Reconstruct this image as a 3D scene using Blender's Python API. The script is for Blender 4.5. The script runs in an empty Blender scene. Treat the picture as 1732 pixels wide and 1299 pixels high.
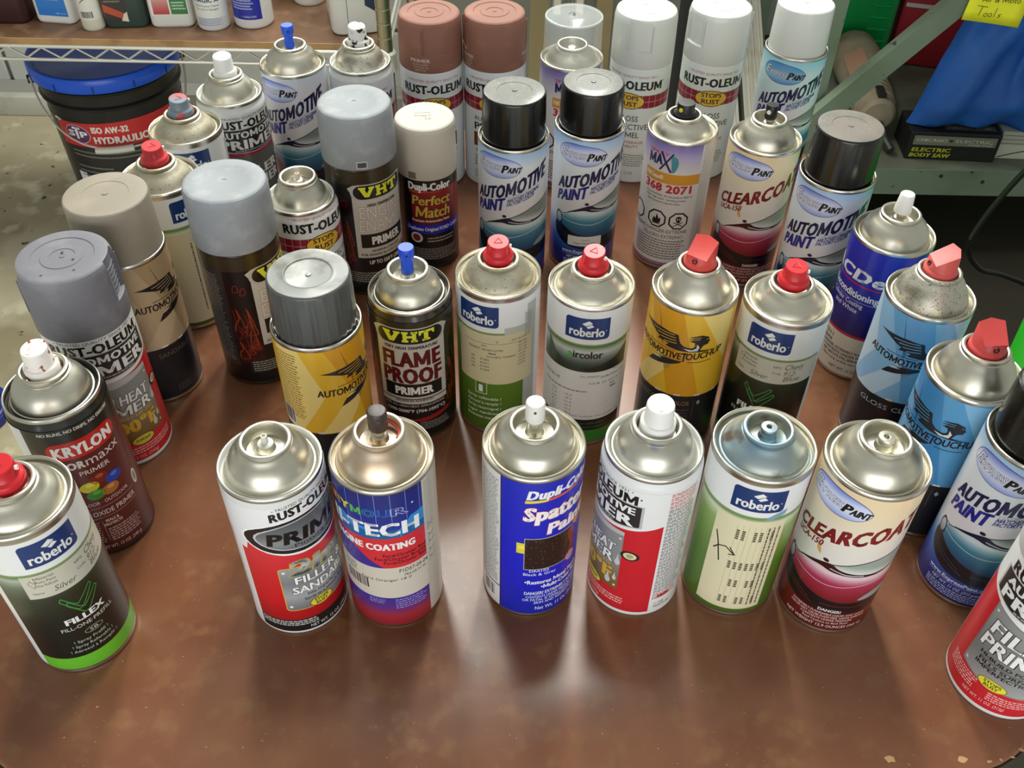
import bpy, bmesh, math, random
from math import sin, cos, pi, radians, degrees, atan2, sqrt, hypot
from mathutils import Matrix, Vector, noise
from mathutils.geometry import tessellate_polygon

random.seed(7)
C = bpy.context.scene.collection
SC = bpy.context.scene
FLOOR = -690.0                       # floor level below the table top, millimetres


def W(x, y, z):                      # millimetres, table top at z = 0  ->  metres, floor at z = 0
    return Vector((x / 1000, y / 1000, (z - FLOOR) / 1000))


# ------------------------------------------------------------------ camera
cam = bpy.data.cameras.new('camera')
co = bpy.data.objects.new('camera', cam)
C.objects.link(co)
PITCH, ROLL = radians(44.112), radians(1.081)
_f = Vector((0, cos(PITCH), -sin(PITCH)))
_u = Vector((0, sin(PITCH), cos(PITCH)))
_x = Vector((1, 0, 0))
X = cos(ROLL) * _x + sin(ROLL) * _u
U = -sin(ROLL) * _x + cos(ROLL) * _u
m = Matrix((X, U, -_f)).transposed().to_4x4()
m.translation = W(0, 0, 600.36)
co.matrix_world = m
cam.sensor_width = 36.0
cam.lens = 1633.26 / 1732 * 36
cam.clip_start = 0.01
SC.camera = co

# ------------------------------------------------------------------ light
SC.view_settings.view_transform = 'Standard'
SC.view_settings.look = 'None'
SC.view_settings.exposure = 0.1
SC.view_settings.gamma = 1.0
SC.view_settings.use_curve_mapping = False
wd = bpy.data.worlds.new('world')
SC.world = wd
wd.use_nodes = True
wd.node_tree.nodes['Background'].inputs[0].default_value = (0.93, 0.97, 0.90, 1)
wd.node_tree.nodes['Background'].inputs[1].default_value = 0.42


def area(name, loc, target, sx, sy, power, col=(1, 1, 0.93)):
    l = bpy.data.lights.new(name, 'AREA')
    l.shape = 'RECTANGLE'
    l.size, l.size_y = sx, sy
    l.energy = power
    l.color = col
    o = bpy.data.objects.new(name, l)
    C.objects.link(o)
    o.location = W(*loc)
    o.rotation_euler = (W(*target) - W(*loc)).to_track_quat('-Z', 'Y').to_euler()
    return o


area('ceiling_tube_lamp', (170, 1750, 1560), (120, 700, 0), 0.14, 1.7, 36)
area('ceiling_tube_lamp', (-400, 1800, 1560), (-250, 560, 0), 0.2, 1.7, 28)
area('added_front_fill', (-200, -2600, 350), (0, 700, 0), 3.2, 1.7, 62, (0.97, 0.98, 1.0))  # unseen soft fill added behind the camera to brighten the can fronts

# ------------------------------------------------------------------ materials
MATS = {}


def lin(c):
    if isinstance(c, str):
        c = c.lstrip('#')
        c = tuple(int(c[i:i + 2], 16) / 255 for i in (0, 2, 4))
    return tuple(v / 12.92 if v <= 0.04045 else ((v + 0.055) / 1.055) ** 2.4 for v in c)


def mat(name, col='#808080', rough=0.5, metal=0.0, coat=0.0, trans=0.0, alpha=1.0, ior=1.45, spec=0.5,
        spots=None, stain=None, bump=0.0, bscale=300.0):
    key = (name, col, rough, metal, coat, trans, alpha, str(spots), str(stain), bump, bscale, spec)
    if key in MATS:
        return MATS[key]
    M = bpy.data.materials.new(name)
    M.use_nodes = True
    nt = M.node_tree
    b = nt.nodes['Principled BSDF']
    c = lin(col)
    b.inputs['Base Color'].default_value = (*c, 1)
    b.inputs['Roughness'].default_value = rough
    b.inputs['Metallic'].default_value = metal
    b.inputs['Coat Weight'].default_value = coat
    b.inputs['Coat Roughness'].default_value = 0.15
    b.inputs['Transmission Weight'].default_value = trans
    b.inputs['Alpha'].default_value = alpha
    b.inputs['IOR'].default_value = ior
    b.inputs['Specular IOR Level'].default_value = spec
    last = None
    tc = nt.nodes.new('ShaderNodeTexCoord')

    def layer(scale, lo, hi, color, detail=3.0):
        nonlocal last
        n = nt.nodes.new('ShaderNodeTexNoise')
        n.inputs['Scale'].default_value = scale
        n.inputs['Detail'].default_value = detail
        nt.links.new(tc.outputs['Object'], n.inputs['Vector'])
        r = nt.nodes.new('ShaderNodeMapRange')
        r.inputs[1].default_value, r.inputs[2].default_value = lo, hi
        nt.links.new(n.outputs['Fac'], r.inputs[0])
        mx = nt.nodes.new('ShaderNodeMix')
        mx.data_type = 'RGBA'
        nt.links.new(r.outputs[0], mx.inputs[0])
        if last is None:
            mx.inputs[6].default_value = (*c, 1)
        else:
            nt.links.new(last, mx.inputs[6])
        mx.inputs[7].default_value = (*lin(color), 1)
        last = mx.outputs[2]

    if stain:
        for s in stain:
            layer(*s)
    if spots:
        layer(*spots)
    if last is not None:
        nt.links.new(last, b.inputs['Base Color'])
    if bump:
        n = nt.nodes.new('ShaderNodeTexNoise')
        n.inputs['Scale'].default_value = bscale
        nt.links.new(tc.outputs['Object'], n.inputs['Vector'])
        bp = nt.nodes.new('ShaderNodeBump')
        bp.inputs['Strength'].default_value = bump
        bp.inputs['Distance'].default_value = 0.001
        nt.links.new(n.outputs['Fac'], bp.inputs['Height'])
        nt.links.new(bp.outputs['Normal'], b.inputs['Normal'])
    MATS[key] = M
    return M


def print_mat():
    M = bpy.data.materials.new('printed_ink')
    M.use_nodes = True
    nt = M.node_tree
    b = nt.nodes['Principled BSDF']
    a = nt.nodes.new('ShaderNodeAttribute')
    a.attribute_name = 'Col'
    nt.links.new(a.outputs['Color'], b.inputs['Base Color'])
    b.inputs['Roughness'].default_value = 0.34
    b.inputs['Coat Weight'].default_value = 0.25
    b.inputs['Coat Roughness'].default_value = 0.12
    return M


PRINT = print_mat()
TIN = mat('tinplate', '#c9c6bd', 0.30, 1.0, bump=0.04, bscale=60)
DOME = mat('satin_tin', '#cfcbbc', 0.37, 1.0, stain=[(35, 0.55, 0.75, '#bfbaa9')])
DOME_DIRTY = mat('dusty_tin', '#c9c3af', 0.46, 0.9, stain=[(40, 0.45, 0.7, '#a59c84')], spots=(520, 0.66, 0.71, '#5b5442', 2.0))
DOME_SPECK = mat('overspray_tin', '#cbc7b8', 0.44, 0.95, stain=[(60, 0.5, 0.68, '#979385')], spots=(800, 0.62, 0.68, '#5a564b', 2.0))
DOME_BLUE = mat('blue_oversprayed_tin', '#bebba8', 0.44, 0.85, stain=[(14, 0.44, 0.6, '#84a0b0'), (50, 0.58, 0.68, '#7c7064')])
DOME_WARM = mat('warm_tin', '#d6ccb9', 0.38, 1.0, stain=[(30, 0.5, 0.7, '#c2a587')])
DOME_SMEAR = mat('grey_smeared_tin', '#cbc8bc', 0.38, 1.0, stain=[(20, 0.60, 0.63, '#949cab')])

# ------------------------------------------------------------------ mesh helpers


def mk(name, verts, faces, material, parent=None, sharp=35, smooth=True, loc=None):
    me = bpy.data.meshes.new(name)
    me.from_pydata([tuple(c / 1000 for c in v) for v in verts], [], faces)
    if smooth:
        me.polygons.foreach_set('use_smooth', [True] * len(me.polygons))
        me.set_sharp_from_angle(angle=radians(sharp))
    me.update()
    o = bpy.data.objects.new(name, me)
    C.objects.link(o)
    if isinstance(material, (list, tuple)):
        for q in material:
            me.materials.append(q)
    elif material:
        me.materials.append(material)
    if parent is not None:
        o.parent = parent
    if loc is not None:
        o.location = W(*loc)
    return o


def tag(o, label=None, cat=None, group=None, kind=None):
    if label:
        o['label'] = label
    if cat:
        o['category'] = cat
    if group:
        o['group'] = group
    if kind:
        o['kind'] = kind
    return o


def empty(name, x, y, z, label, cat, group=None, rz=0.0):
    o = bpy.data.objects.new(name, None)
    o.empty_display_size = 0.03
    C.objects.link(o)
    o.location = W(x, y, z)
    o.rotation_euler = (0, 0, rz)
    return tag(o, label, cat, group)


def lathe(prof, segs=96, cx=0, cy=0, close=True, rfun=None):
    V, F, rows = [], [], []
    for (r, z) in prof:
        if r < 1e-6:
            rows.append([len(V)])
            V.append((cx, cy, z))
        else:
            row = []
            for k in range(segs):
                t = 2 * pi * k / segs
                rr = r if rfun is None else rfun(r, degrees(t), z)
                row.append(len(V))
                V.append((cx + rr * sin(t), cy - rr * cos(t), z))
            rows.append(row)
    for a, b in zip(rows[:-1], rows[1:]):
        if len(a) == 1 and len(b) == 1:
            continue
        for k in range(segs):
            j = (k + 1) % segs
            if len(a) == 1:
                F.append((a[0], b[j], b[k]))
            elif len(b) == 1:
                F.append((a[k], a[j], b[0]))
            else:
                F.append((a[k], a[j], b[j], b[k]))
    return V, F


def box_mesh(x0, x1, y0, y1, z0, z1):
    V = [(x, y, z) for z in (z0, z1) for y in (y0, y1) for x in (x0, x1)]
    F = [(0, 2, 3, 1), (4, 5, 7, 6), (0, 1, 5, 4), (2, 6, 7, 3), (0, 4, 6, 2), (1, 3, 7, 5)]
    return V, F


def bevel_box(name, x0, x1, y0, y1, z0, z1, bev, material, parent=None, segs=2, taper=None):
    bm = bmesh.new()
    V, F = box_mesh(x0, x1, y0, y1, z0, z1)
    vs = [bm.verts.new(v) for v in V]
    for f in F:
        bm.faces.new([vs[i] for i in f])
    bmesh.ops.bevel(bm, geom=list(bm.edges), offset=bev, segments=segs, affect='EDGES', profile=0.5)
    if taper:
        taper(bm)
    bm.verts.index_update()
    Vv = [tuple(v.co) for v in bm.verts]
    Ff = [[v.index for v in f.verts] for f in bm.faces]
    bm.free()
    return mk(name, Vv, Ff, material, parent)


def joined(name, parts, material, parent=None, sharp=35):
    V, F = [], []
    for (v, f) in parts:
        o = len(V)
        V += list(v)
        F += [tuple(i + o for i in q) for q in f]
    return mk(name, V, F, material, parent, sharp)


def tube(path, r, segs=8, closed=False):
    V, F = [], []
    P = [Vector(p) for p in path]
    n = len(P)
    up = Vector((0, 0, 1))
    for i, p in enumerate(P):
        a = P[i - 1] if i > 0 else (P[-1] if closed else P[0])
        b = P[(i + 1) % n] if (i < n - 1 or closed) else P[-1]
        d = (b - a).normalized()
        s = d.cross(up)
        if s.length < 1e-3:
            s = d.cross(Vector((1, 0, 0)))
        s.normalize()
        t = s.cross(d).normalized()
        for k in range(segs):
            q = p + r * (cos(2 * pi * k / segs) * s + sin(2 * pi * k / segs) * t)
            V.append(tuple(q))
    m_ = n if closed else n - 1
    for i in range(m_):
        j = (i + 1) % n
        for k in range(segs):
            l = (k + 1) % segs
            F.append((i * segs + k, i * segs + l, j * segs + l, j * segs + k))
    if not closed:
        F.append(tuple(range(segs - 1, -1, -1)))
        F.append(tuple((n - 1) * segs + k for k in range(segs)))
    return V, F


def spline(pts, n=8, closed=False):
    out = []
    N = len(pts)
    rng = range(N) if closed else range(N - 1)
    for i in rng:
        p0 = pts[(i - 1) % N] if (closed or i > 0) else pts[0]
        p1 = pts[i]
        p2 = pts[(i + 1) % N]
        p3 = pts[(i + 2) % N] if (closed or i + 2 < N) else pts[-1]
        for k in range(n):
            t = k / n
            out.append(tuple(0.5 * ((2 * b) + (-a + c) * t + (2 * a - 5 * b + 4 * c - d) * t * t + (-a + 3 * b - 3 * c + d) * t ** 3)
                             for a, b, c, d in zip(p0, p1, p2, p3)))
    if not closed:
        out.append(tuple(pts[-1]))
    return out


# ------------------------------------------------------------------ glyphs of the built-in font
CHARS = "ABCDEFGHIJKLMNOPQRSTUVWXYZabcdefghijklmnopqrstuvwxyz0123456789.,:;!?&-+/()°•·®'\"#%éÉèàüÊ "
WEIGHTS = [0.0, 0.007, 0.013, 0.024, 0.045]
GLYPH = {}


def build_glyphs():
    objs = []
    for w, off in enumerate(WEIGHTS):
        for ch in CHARS + '|':
            for suf in ('', '|'):
                cu = bpy.data.curves.new('g', 'FONT')
                cu.body = ch + suf
                cu.size = 1.0
                cu.resolution_u = 2
                cu.offset = off
                cu.fill_mode = 'FRONT'
                o = bpy.data.objects.new('g', cu)
                C.objects.link(o)
                objs.append((w, ch, suf, o))
    bpy.context.view_layer.update()
    dg = bpy.context.evaluated_depsgraph_get()
    mx = {}
    for w, ch, suf, o in objs:
        e = o.evaluated_get(dg)
        me = e.to_mesh()
        vs = [(v.co.x, v.co.y) for v in me.vertices]
        if suf == '':
            me.calc_loop_triangles()
            GLYPH[(w, ch)] = [vs, [tuple(t.vertices) for t in me.loop_triangles], 0.0]
        mx[(w, ch, suf)] = max([v[0] for v in vs], default=0.0)
        e.to_mesh_clear()
    for w in range(len(WEIGHTS)):
        for ch in CHARS:
            GLYPH[(w, ch)][2] = mx[(w, ch, '|')] - mx[(w, '|', '')]
    for _, _, _, o in objs:
        cu = o.data
        bpy.data.objects.remove(o)
        bpy.data.curves.remove(cu)


build_glyphs()


def plain_m():
    """the built-in bold M clogs when condensed: an open one with upright stems"""
    for w, off in enumerate(WEIGHTS):
        H = max(v[1] for v in GLYPH[(w, 'H')][0])
        lo = min(v[1] for v in GLYPH[(w, 'H')][0])
        t, wd = 0.095 + 1.6 * off, 0.80
        P = [(0, lo), (t, lo), (t, H * 0.70), (wd / 2 - t * 0.42, lo + 0.10), (wd / 2 + t * 0.42, lo + 0.10), (wd - t, H * 0.70), (wd - t, lo), (wd, lo), (wd, H), (wd - t * 1.05, H),
             (wd / 2, H * 0.36), (t * 1.05, H), (0, H)]
        P = [(x + 0.06, y) for x, y in P]
        tr = [tuple(q) for q in tessellate_polygon([[Vector((x, y, 0)) for x, y in P]])]
        GLYPH[(w, 'M')] = [P, tr, wd + 0.12]


plain_m()
CAPH = [max(v[1] for v in GLYPH[(w, 'H')][0]) for w in range(len(WEIGHTS))]


def clip_axis(poly, ax, lo, hi):
    out = poly
    for sgn, lim in ((1, lo), (-1, hi)):
        src, out = out, []
        n = len(src)
        for i in range(n):
            a, b = src[i], src[(i + 1) % n]
            da, db = sgn * (a[ax] - lim), sgn * (b[ax] - lim)
            if da >= 0:
                out.append(a)
            if (da >= 0) != (db >= 0):
                t = da / (da - db)
                out.append((a[0] + (b[0] - a[0]) * t, a[1] + (b[1] - a[1]) * t))
        if len(out) < 3:
            return []
    return out


class Label:
    """flat print laid on a cylinder: x in degrees round the can (0 faces the camera), z in mm"""

    def __init__(s, R, flat=None):
        s.R, s.V, s.F, s.K, s.flat, s.Nn = R, [], [], [], flat, []

    def emit(s, poly, col, L):
        R = s.R + 0.06 + 0.034 * L
        b = len(s.V)
        for (x, z) in poly:
            if s.flat is None:
                t = radians(x)
                s.V.append((R * sin(t), -R * cos(t), z))
                s.Nn.append((sin(t), -cos(t), 0))
            else:
                s.V.append((x, -(0.1 + 0.05 * L), z))
                s.Nn.append((0, -1, 0))
            c = col(x, z) if callable(col) else col
            s.K.append(lin(c))
        s.F.append(tuple(range(b, b + len(poly))))

    def add(s, poly, col, L, warp=None, zs=None):
        xs = [p[0] for p in poly]
        step = 3.75
        if s.flat is not None:
            step = 1e9
        k0, k1 = math.floor(min(xs) / step + 1e-6), math.ceil(max(xs) / step - 1e-6)
        for k in range(k0, max(k1, k0 + 1)):
            q = poly if k1 - k0 <= 1 else clip_axis(poly, 0, k * step, (k + 1) * step)
            if len(q) < 3:
                continue
            if zs:
                zz = [p[1] for p in q]
                j0, j1 = math.floor(min(zz) / zs + 1e-6), math.ceil(max(zz) / zs - 1e-6)
                for j in range(j0, max(j1, j0 + 1)):
                    r = q if j1 - j0 <= 1 else clip_axis(q, 1, j * zs, (j + 1) * zs)
                    if len(r) >= 3:
                        s.emit([warp(*p) for p in r] if warp else r, col, L)
            else:
                s.emit([warp(*p) for p in q] if warp else q, col, L)

    def rect(s, x0, x1, z0, z1, col, L=1, zs=None):
        if callable(col) and zs is None:
            zs = 3.0
        s.add([(x0, z0), (x1, z0), (x1, z1), (x0, z1)], col, L, zs=zs)

    def poly(s, pts, col, L=1, zs=None, warp=None):
        if callable(col) and zs is None:
            zs = 3.0
        for t in tessellate_polygon([[Vector((p[0], p[1], 0)) for p in pts]]):
            tri = [pts[i] for i in t]
            a, b, c = tri
            if (b[0] - a[0]) * (c[1] - a[1]) - (b[1] - a[1]) * (c[0] - a[0]) < 0:
                tri = [a, c, b]
            s.add(tri, col, L, warp=warp, zs=zs)

    def ell(s, cx, cz, rx, rz, col, L=1, n=28, zs=None, rot=0.0):
        k = s.R * pi / 180 if s.flat is None else 1.0
        pts = []
        for i in range(n):
            a = 2 * pi * i / n
            px, pz = rx * k * cos(a), rz * sin(a)
            pts.append((cx + (px * cos(rot) - pz * sin(rot)) / k, cz + px * sin(rot) + pz * cos(rot)))
        s.poly(pts, col, L, zs=zs)

    def rrect(s, x0, x1, z0, z1, r, col, L=1, zs=None, corners=(1, 1, 1, 1)):
        k = s.R * pi / 180 if s.flat is None else 1.0
        rx = r / k
        pts = []
        for (cx, cz, a0, on) in ((x1 - rx, z1 - r, 0, corners[0]), (x0 + rx, z1 - r, 90, corners[1]),
                                 (x0 + rx, z0 + r, 180, corners[2]), (x1 - rx, z0 + r, 270, corners[3])):
            if on:
                for i in range(5):
                    a = radians(a0 + 22.5 * i)
                    pts.append((cx + rx * cos(a), cz + r * sin(a)))
            else:
                a = radians(a0 + 45)
                pts.append((cx + rx * (1 if cos(a) > 0 else -1), cz + r * (1 if sin(a) > 0 else -1)))
        s.poly(pts, col, L, zs=zs)

    def line(s, pts, w, col, L=1):
        k = s.R * pi / 180 if s.flat is None else 1.0
        for (a, b) in zip(pts[:-1], pts[1:]):
            dx, dz = (b[0] - a[0]) * k, b[1] - a[1]
            l = hypot(dx, dz) or 1
            nx, nz = -dz / l * w / 2 / k, dx / l * w / 2
            ex, ez = dx / l * w * 0.25 / k, dz / l * w * 0.25
            s.add([(a[0] - nx - ex, a[1] - nz - ez), (b[0] - nx + ex, b[1] - nz + ez),
                   (b[0] + nx + ex, b[1] + nz + ez), (a[0] + nx - ex, a[1] + nz - ez)], col, L)

    def text(s, t, x0, x1, z, h, col, L=2, b=1, sh=0.0, warp=None, out=None, ow=None, gap=1.0):
        """string fitted between x0 and x1 with capital height h on base line z; out = outline colour"""
        pen, items = 0.0, []
        for ch in t:
            g = GLYPH.get((b, ch))
            if g is None:
                continue
            items.append((ch, pen))
            pen += g[2] * gap * (1.07 if b == 3 else 1.0)
        mn = min(p + min([v[0] for v in GLYPH[(b, c)][0]], default=0) for c, p in items if c != ' ')
        mxx = max(p + max([v[0] for v in GLYPH[(b, c)][0]], default=0) for c, p in items if c != ' ')
        sx, sz = (x1 - x0) / max(mxx - mn, 1e-6), h / CAPH[b]
        k = s.R * pi / 180 if s.flat is None else 1.0
        passes = [(b, col, L)]
        if out:
            passes = [(4 if ow != 0 else 3, out, L), (b, col, L + 1)]
        for (w, cc, LL) in passes:
            e = (0.0, 0.0, 0.024, 0.042)[b] * h / k
            for ch, p, dx in [(c, q, d) for d in ((-e, e) if b > 1 else (0.0,)) for c, q in items]:
                vs, tris, _ = GLYPH[(w, ch)]
                pts = []
                for (gx, gz) in vs:
                    x = x0 + dx + (gx + p - mn) * sx + sh * gz * sz / k
                    zz = gz * sz
                    pts.append(warp(x, zz + z) if warp else (x, zz + z))
                for q in tris:
                    tri = [pts[i] for i in q]
                    a, bb, c = tri
                    if (bb[0] - a[0]) * (c[1] - a[1]) - (bb[1] - a[1]) * (c[0] - a[0]) < 0:
                        tri = [a, c, bb]
                    s.add(tri, cc, LL)

    def greek(s, x0, x1, z0, z1, rows, col, L=2, seed=1, ink=0.5, vertical=False):
        """rows of print too small to read"""
        rnd = random.Random(seed)
        k = s.R * pi / 180 if s.flat is None else 1.0
        if vertical:
            wcol = (x1 - x0) / rows
            for r in range(rows):
                z = z1
                while z > z0:
                    l = rnd.uniform(1.0, 4.0)
                    s.rect(x0 + r * wcol, x0 + (r + ink) * wcol, max(z0, z - l), z, col, L)
                    z -= l + 0.7
            return
        hr = (z1 - z0) / rows
        for r in range(rows):
            x, end = x0, x1 - rnd.uniform(0, 0.15) * (x1 - x0)
            while x < end:
                l = rnd.uniform(0.9, 3.6) / k
                s.rect(x, min(end, x + l), z1 - (r + ink) * hr, z1 - r * hr, col, L)
                x += l + 0.6 / k

    def bars(s, x0, x1, z0, z1, L=2, seed=3, vertical=True, n=18, bg='#e8e6e0'):
        rnd = random.Random(seed)
        s.rect(x0, x1, z0, z1, bg, L)
        x = x0 + (x1 - x0) * 0.06
        while x < x1 - (x1 - x0) * 0.06:
            w = (x1 - x0) / n * rnd.choice((0.3, 0.5, 0.9))
            s.rect(x, x + w, z0 + (z1 - z0) * 0.15, z1 - (z1 - z0) * 0.06, '#1a1a1a', L + 1)
            x += w + (x1 - x0) / n * rnd.choice((0.3, 0.5))

    def build(s, name, parent):
        me = bpy.data.meshes.new(name)
        me.from_pydata([tuple(c / 1000 for c in v) for v in s.V], [], s.F)
        at = me.color_attributes.new('Col', 'FLOAT_COLOR', 'POINT')
        flat = []
        for c in s.K:
            flat += [c[0], c[1], c[2], 1.0]
        at.data.foreach_set('color', flat)
        me.polygons.foreach_set('use_smooth', [True] * len(me.polygons))
        me.update()
        me.normals_split_custom_set_from_vertices(s.Nn)
        me.materials.append(PRINT)
        o = bpy.data.objects.new(name, me)
        C.objects.link(o)
        o.parent = parent
        return o


def grad(*stops):
    """colour by height: (z, colour) pairs, rising"""
    S = [(z, tuple(int(c.lstrip('#')[i:i + 2], 16) / 255 for i in (0, 2, 4))) for z, c in stops]

    def f(x, z):
        if z <= S[0][0]:
            return S[0][1]
        for (a, ca), (b, cb) in zip(S[:-1], S[1:]):
            if z <= b:
                t = (z - a) / (b - a)
                return tuple(p + (q - p) * t for p, q in zip(ca, cb))
        return S[-1][1]
    return f


def plas(col, rough=0.4, grime=None, coat=0.0):
    if grime:
        return mat('plastic_' + col.strip('#'), col, rough, 0, coat, stain=[grime])
    return mat('plastic_' + col.strip('#'), col, rough, 0, coat)


# ------------------------------------------------------------------ room
CONC = mat('stained_concrete', '#c6bc9f', 0.75, stain=[(1.8, 0.45, 0.62, '#a79d80'), (5, 0.52, 0.64, '#8f8568'), (14, 0.56, 0.7, '#d4caae')], spots=(38, 0.68, 0.72, '#4f4736', 2.0), bump=0.2, bscale=90)
WALLM = mat('painted_block', '#b9bab2', 0.7, stain=[(6, 0.5, 0.7, '#a5a69c')], bump=0.15, bscale=160)
MORT = mat('mortar', '#7e7d75', 0.85)
CURB = mat('curb_concrete', '#8e8d84', 0.8, stain=[(9, 0.5, 0.66, '#75746a')], bump=0.2)
CURB2 = mat('pale_block', '#b4b2a6', 0.75, stain=[(12, 0.5, 0.66, '#9b998d')], bump=0.2)

fl = mk('floor', *box_mesh(-3000, 2600, -800, 2500, FLOOR - 40, FLOOR), CONC, smooth=False)
fl.location = W(0, 0, 0)
fl['kind'] = 'structure'
wb = mk('wall_back', *box_mesh(-3000, 2600, 2432, 2560, FLOOR - 40, 1800), MORT, smooth=False)
wb.location = W(0, 0, 0)
wb['kind'] = 'structure'


def block_data():
    return bevel_box('block', -198, 198, -14, 0, 0, 193, 4, WALLM, wb, 1)


b0 = block_data()
first = True
for r in range(9):
    for k in range(-7, 5):
        bx, bz = k * 406 + (203 if r % 2 else 0) + 60, FLOOR + 8 + r * 203
        if first:
            o, first = b0, False
        else:
            o = b0.copy()
            C.objects.link(o)
        o.location = (bx / 1000, 2.432, bz / 1000)
cu = mk('trim_1', *box_mesh(-3000, 2600, 2350, 2417, FLOOR, FLOOR + 52), CURB, smooth=False)
cu.location = W(0, 0, 0)
cu['kind'] = 'structure'
tag(bevel_box('concrete_paver', -1372, -1212, 2318, 2349, FLOOR, FLOOR + 54, 4, CURB2), 'pale concrete block set against the grey curb behind the black bucket', 'block').location = W(0, 0, 0)


# ------------------------------------------------------------------ folding table
def table_mat():
    M = mat('worn_brown_table', '#7c4e36', 0.36, coat=0.0, stain=[(4.2, 0.40, 0.66, '#623a22'), (13, 0.46, 0.78, '#85593e'), (60, 0.52, 0.85, '#86603f')], spots=(420, 0.73, 0.76, '#a88468', 2.0))
    nt = M.node_tree
    b = nt.nodes['Principled BSDF']
    tc = nt.nodes.new('ShaderNodeTexCoord')
    n = nt.nodes.new('ShaderNodeTexNoise')
    n.inputs['Scale'].default_value = 7
    n.inputs['Detail'].default_value = 6
    nt.links.new(tc.outputs['Object'], n.inputs['Vector'])
    r = nt.nodes.new('ShaderNodeMapRange')
    r.inputs[1].default_value, r.inputs[2].default_value, r.inputs[3].default_value, r.inputs[4].default_value = 0.35, 0.7, 0.26, 0.46
    nt.links.new(n.outputs['Fac'], r.inputs[0])
    nt.links.new(r.outputs[0], b.inputs['Roughness'])
    return M


TABLE = table_mat()
tb = empty('folding_table', 0, 0, FLOOR, 'worn dark brown folding table with rounded corners holding all the spray cans', 'table')
TA = radians(2.0)


def tl(x, y):                        # table frame -> room
    return 9 + x * cos(TA) - y * sin(TA), 262 + x * sin(TA) + y * cos(TA)


def outline(inset):
    pts = []
    hw, dep, rad = 373 - inset, 806 - inset, 100 - inset * 0.6
    for cx, cy, a0 in ((hw - rad, inset + rad, -90), (hw - rad, dep - rad, 0), (-hw + rad, dep - rad, 90), (-hw + rad, inset + rad, 180)):
        for i in range(13):
            a = radians(a0 + 7.5 * i)
            pts.append(tl(cx + rad * cos(a), cy + rad * sin(a)))
    return pts


def slab(name, levels, material, parent):
    V, F = [], []
    n = len(levels[0][0])
    for pts, z in levels:
        V += [(x, y, z - FLOOR) for x, y in pts]
    for k in range(len(levels) - 1):
        for i in range(n):
            j = (i + 1) % n
            F.append((k * n + i, k * n + j, (k + 1) * n + j, (k + 1) * n + i))
    F.append(tuple(range(n - 1, -1, -1)))
    F.append(tuple(range((len(levels) - 1) * n, len(levels) * n)))
    return mk(name, V, F, material, parent, 50)


slab('tabletop', [(outline(1.5), -24), (outline(0), -22), (outline(0), -2.2), (outline(0.7), -0.7), (outline(2.2), 0)], TABLE, tb)
slab('edge_band', [(outline(-1.2), -21), (outline(-1.2), -5)], mat('dark_edge_band', '#2a211b', 0.45), tb)
FRAME = mat('brown_frame_steel', '#3a3029', 0.45, 0.6)
for (ax, ay, bx, by) in ((-330, 60, 330, 60), (-330, 740, 330, 740), (-330, 60, -330, 740), (330, 60, 330, 740)):
    p, q = tl(ax, ay), tl(bx, by)
    d = Vector((q[0] - p[0], q[1] - p[1], 0)).normalized()
    s = Vector((-d.y, d.x, 0)) * 8
    V = []
    for z in (-60 - FLOOR, -24.2 - FLOOR):
        for (a, sg) in ((p, 1), (q, 1), (q, -1), (p, -1)):
            V.append((a[0] + s.x * sg, a[1] + s.y * sg, z))
    mk('apron_rail', V, [(3, 2, 1, 0), (4, 5, 6, 7), (0, 1, 5, 4), (1, 2, 6, 5), (2, 3, 7, 6), (3, 0, 4, 7)], FRAME, tb, smooth=False)
for (ax, ay) in ((-315, 90), (315, 90), (-315, 716), (315, 716)):
    p = tl(ax, ay)
    g = mk('leg', *tube([(p[0], p[1], 8), (p[0], p[1], -45 - FLOOR)], 12.5, 14), FRAME, tb, 40)
    mk('foot_cap', *lathe([(0, 0), (14, 0), (15, 2), (15, 24), (12.6, 26)], 16, p[0], p[1]), plas('#1c1c1c', 0.6), g)
CHIP = mat('exposed_chipboard', '#c09a6c', 0.8, bump=0.4)
rnd = random.Random(11)
for (cx, cy, r) in ((238, 10, 3.6), (285, 9.5, 3.8), (302, 7.5, 1.6), (318, 10, 1.5), (326, 15, 2.2), (341, 25, 4.6), (349, 30, 3.0), (356, 44, 1.8), (362, 58, 1.6), (310, 8.5, 1.2)):
    n = 9
    ring = [(cx + r * rnd.uniform(0.6, 1.25) * cos(2 * pi * i / n), cy + 0.7 * r * rnd.uniform(0.6, 1.25) * sin(2 * pi * i / n)) for i in range(n)]
    V = [(*tl(*q), 0.02 - FLOOR) for q in ring] + [(*tl(cx, cy), 0.35 - FLOOR)]
    mk('edge_chip', V, [(i, (i + 1) % n, n) for i in range(n)], CHIP, tb)

mt = bevel_box('floor_shade_sheet', 470, 1900, 250, 2300, FLOOR, FLOOR + 6, 2, mat('floor_shade_tone', '#2f2b20', 0.8, stain=[(6, 0.5, 0.7, '#393424')], bump=0.3, bscale=120), None, 1)  # added dark sheet; its colour stands for the shade on this floor
mt.location = W(0, 0, 0)
tag(mt, 'very dark olive sheet added for the shaded floor under and before the green-grey bench', 'sheet')
# ------------------------------------------------------------------ printed labels
WHITE = '#e6e8e8'
KX = 180 / pi / 33.1                 # degrees per millimetre on a can


def ang(x):
    return ((x + 180) % 360) - 180


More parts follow.
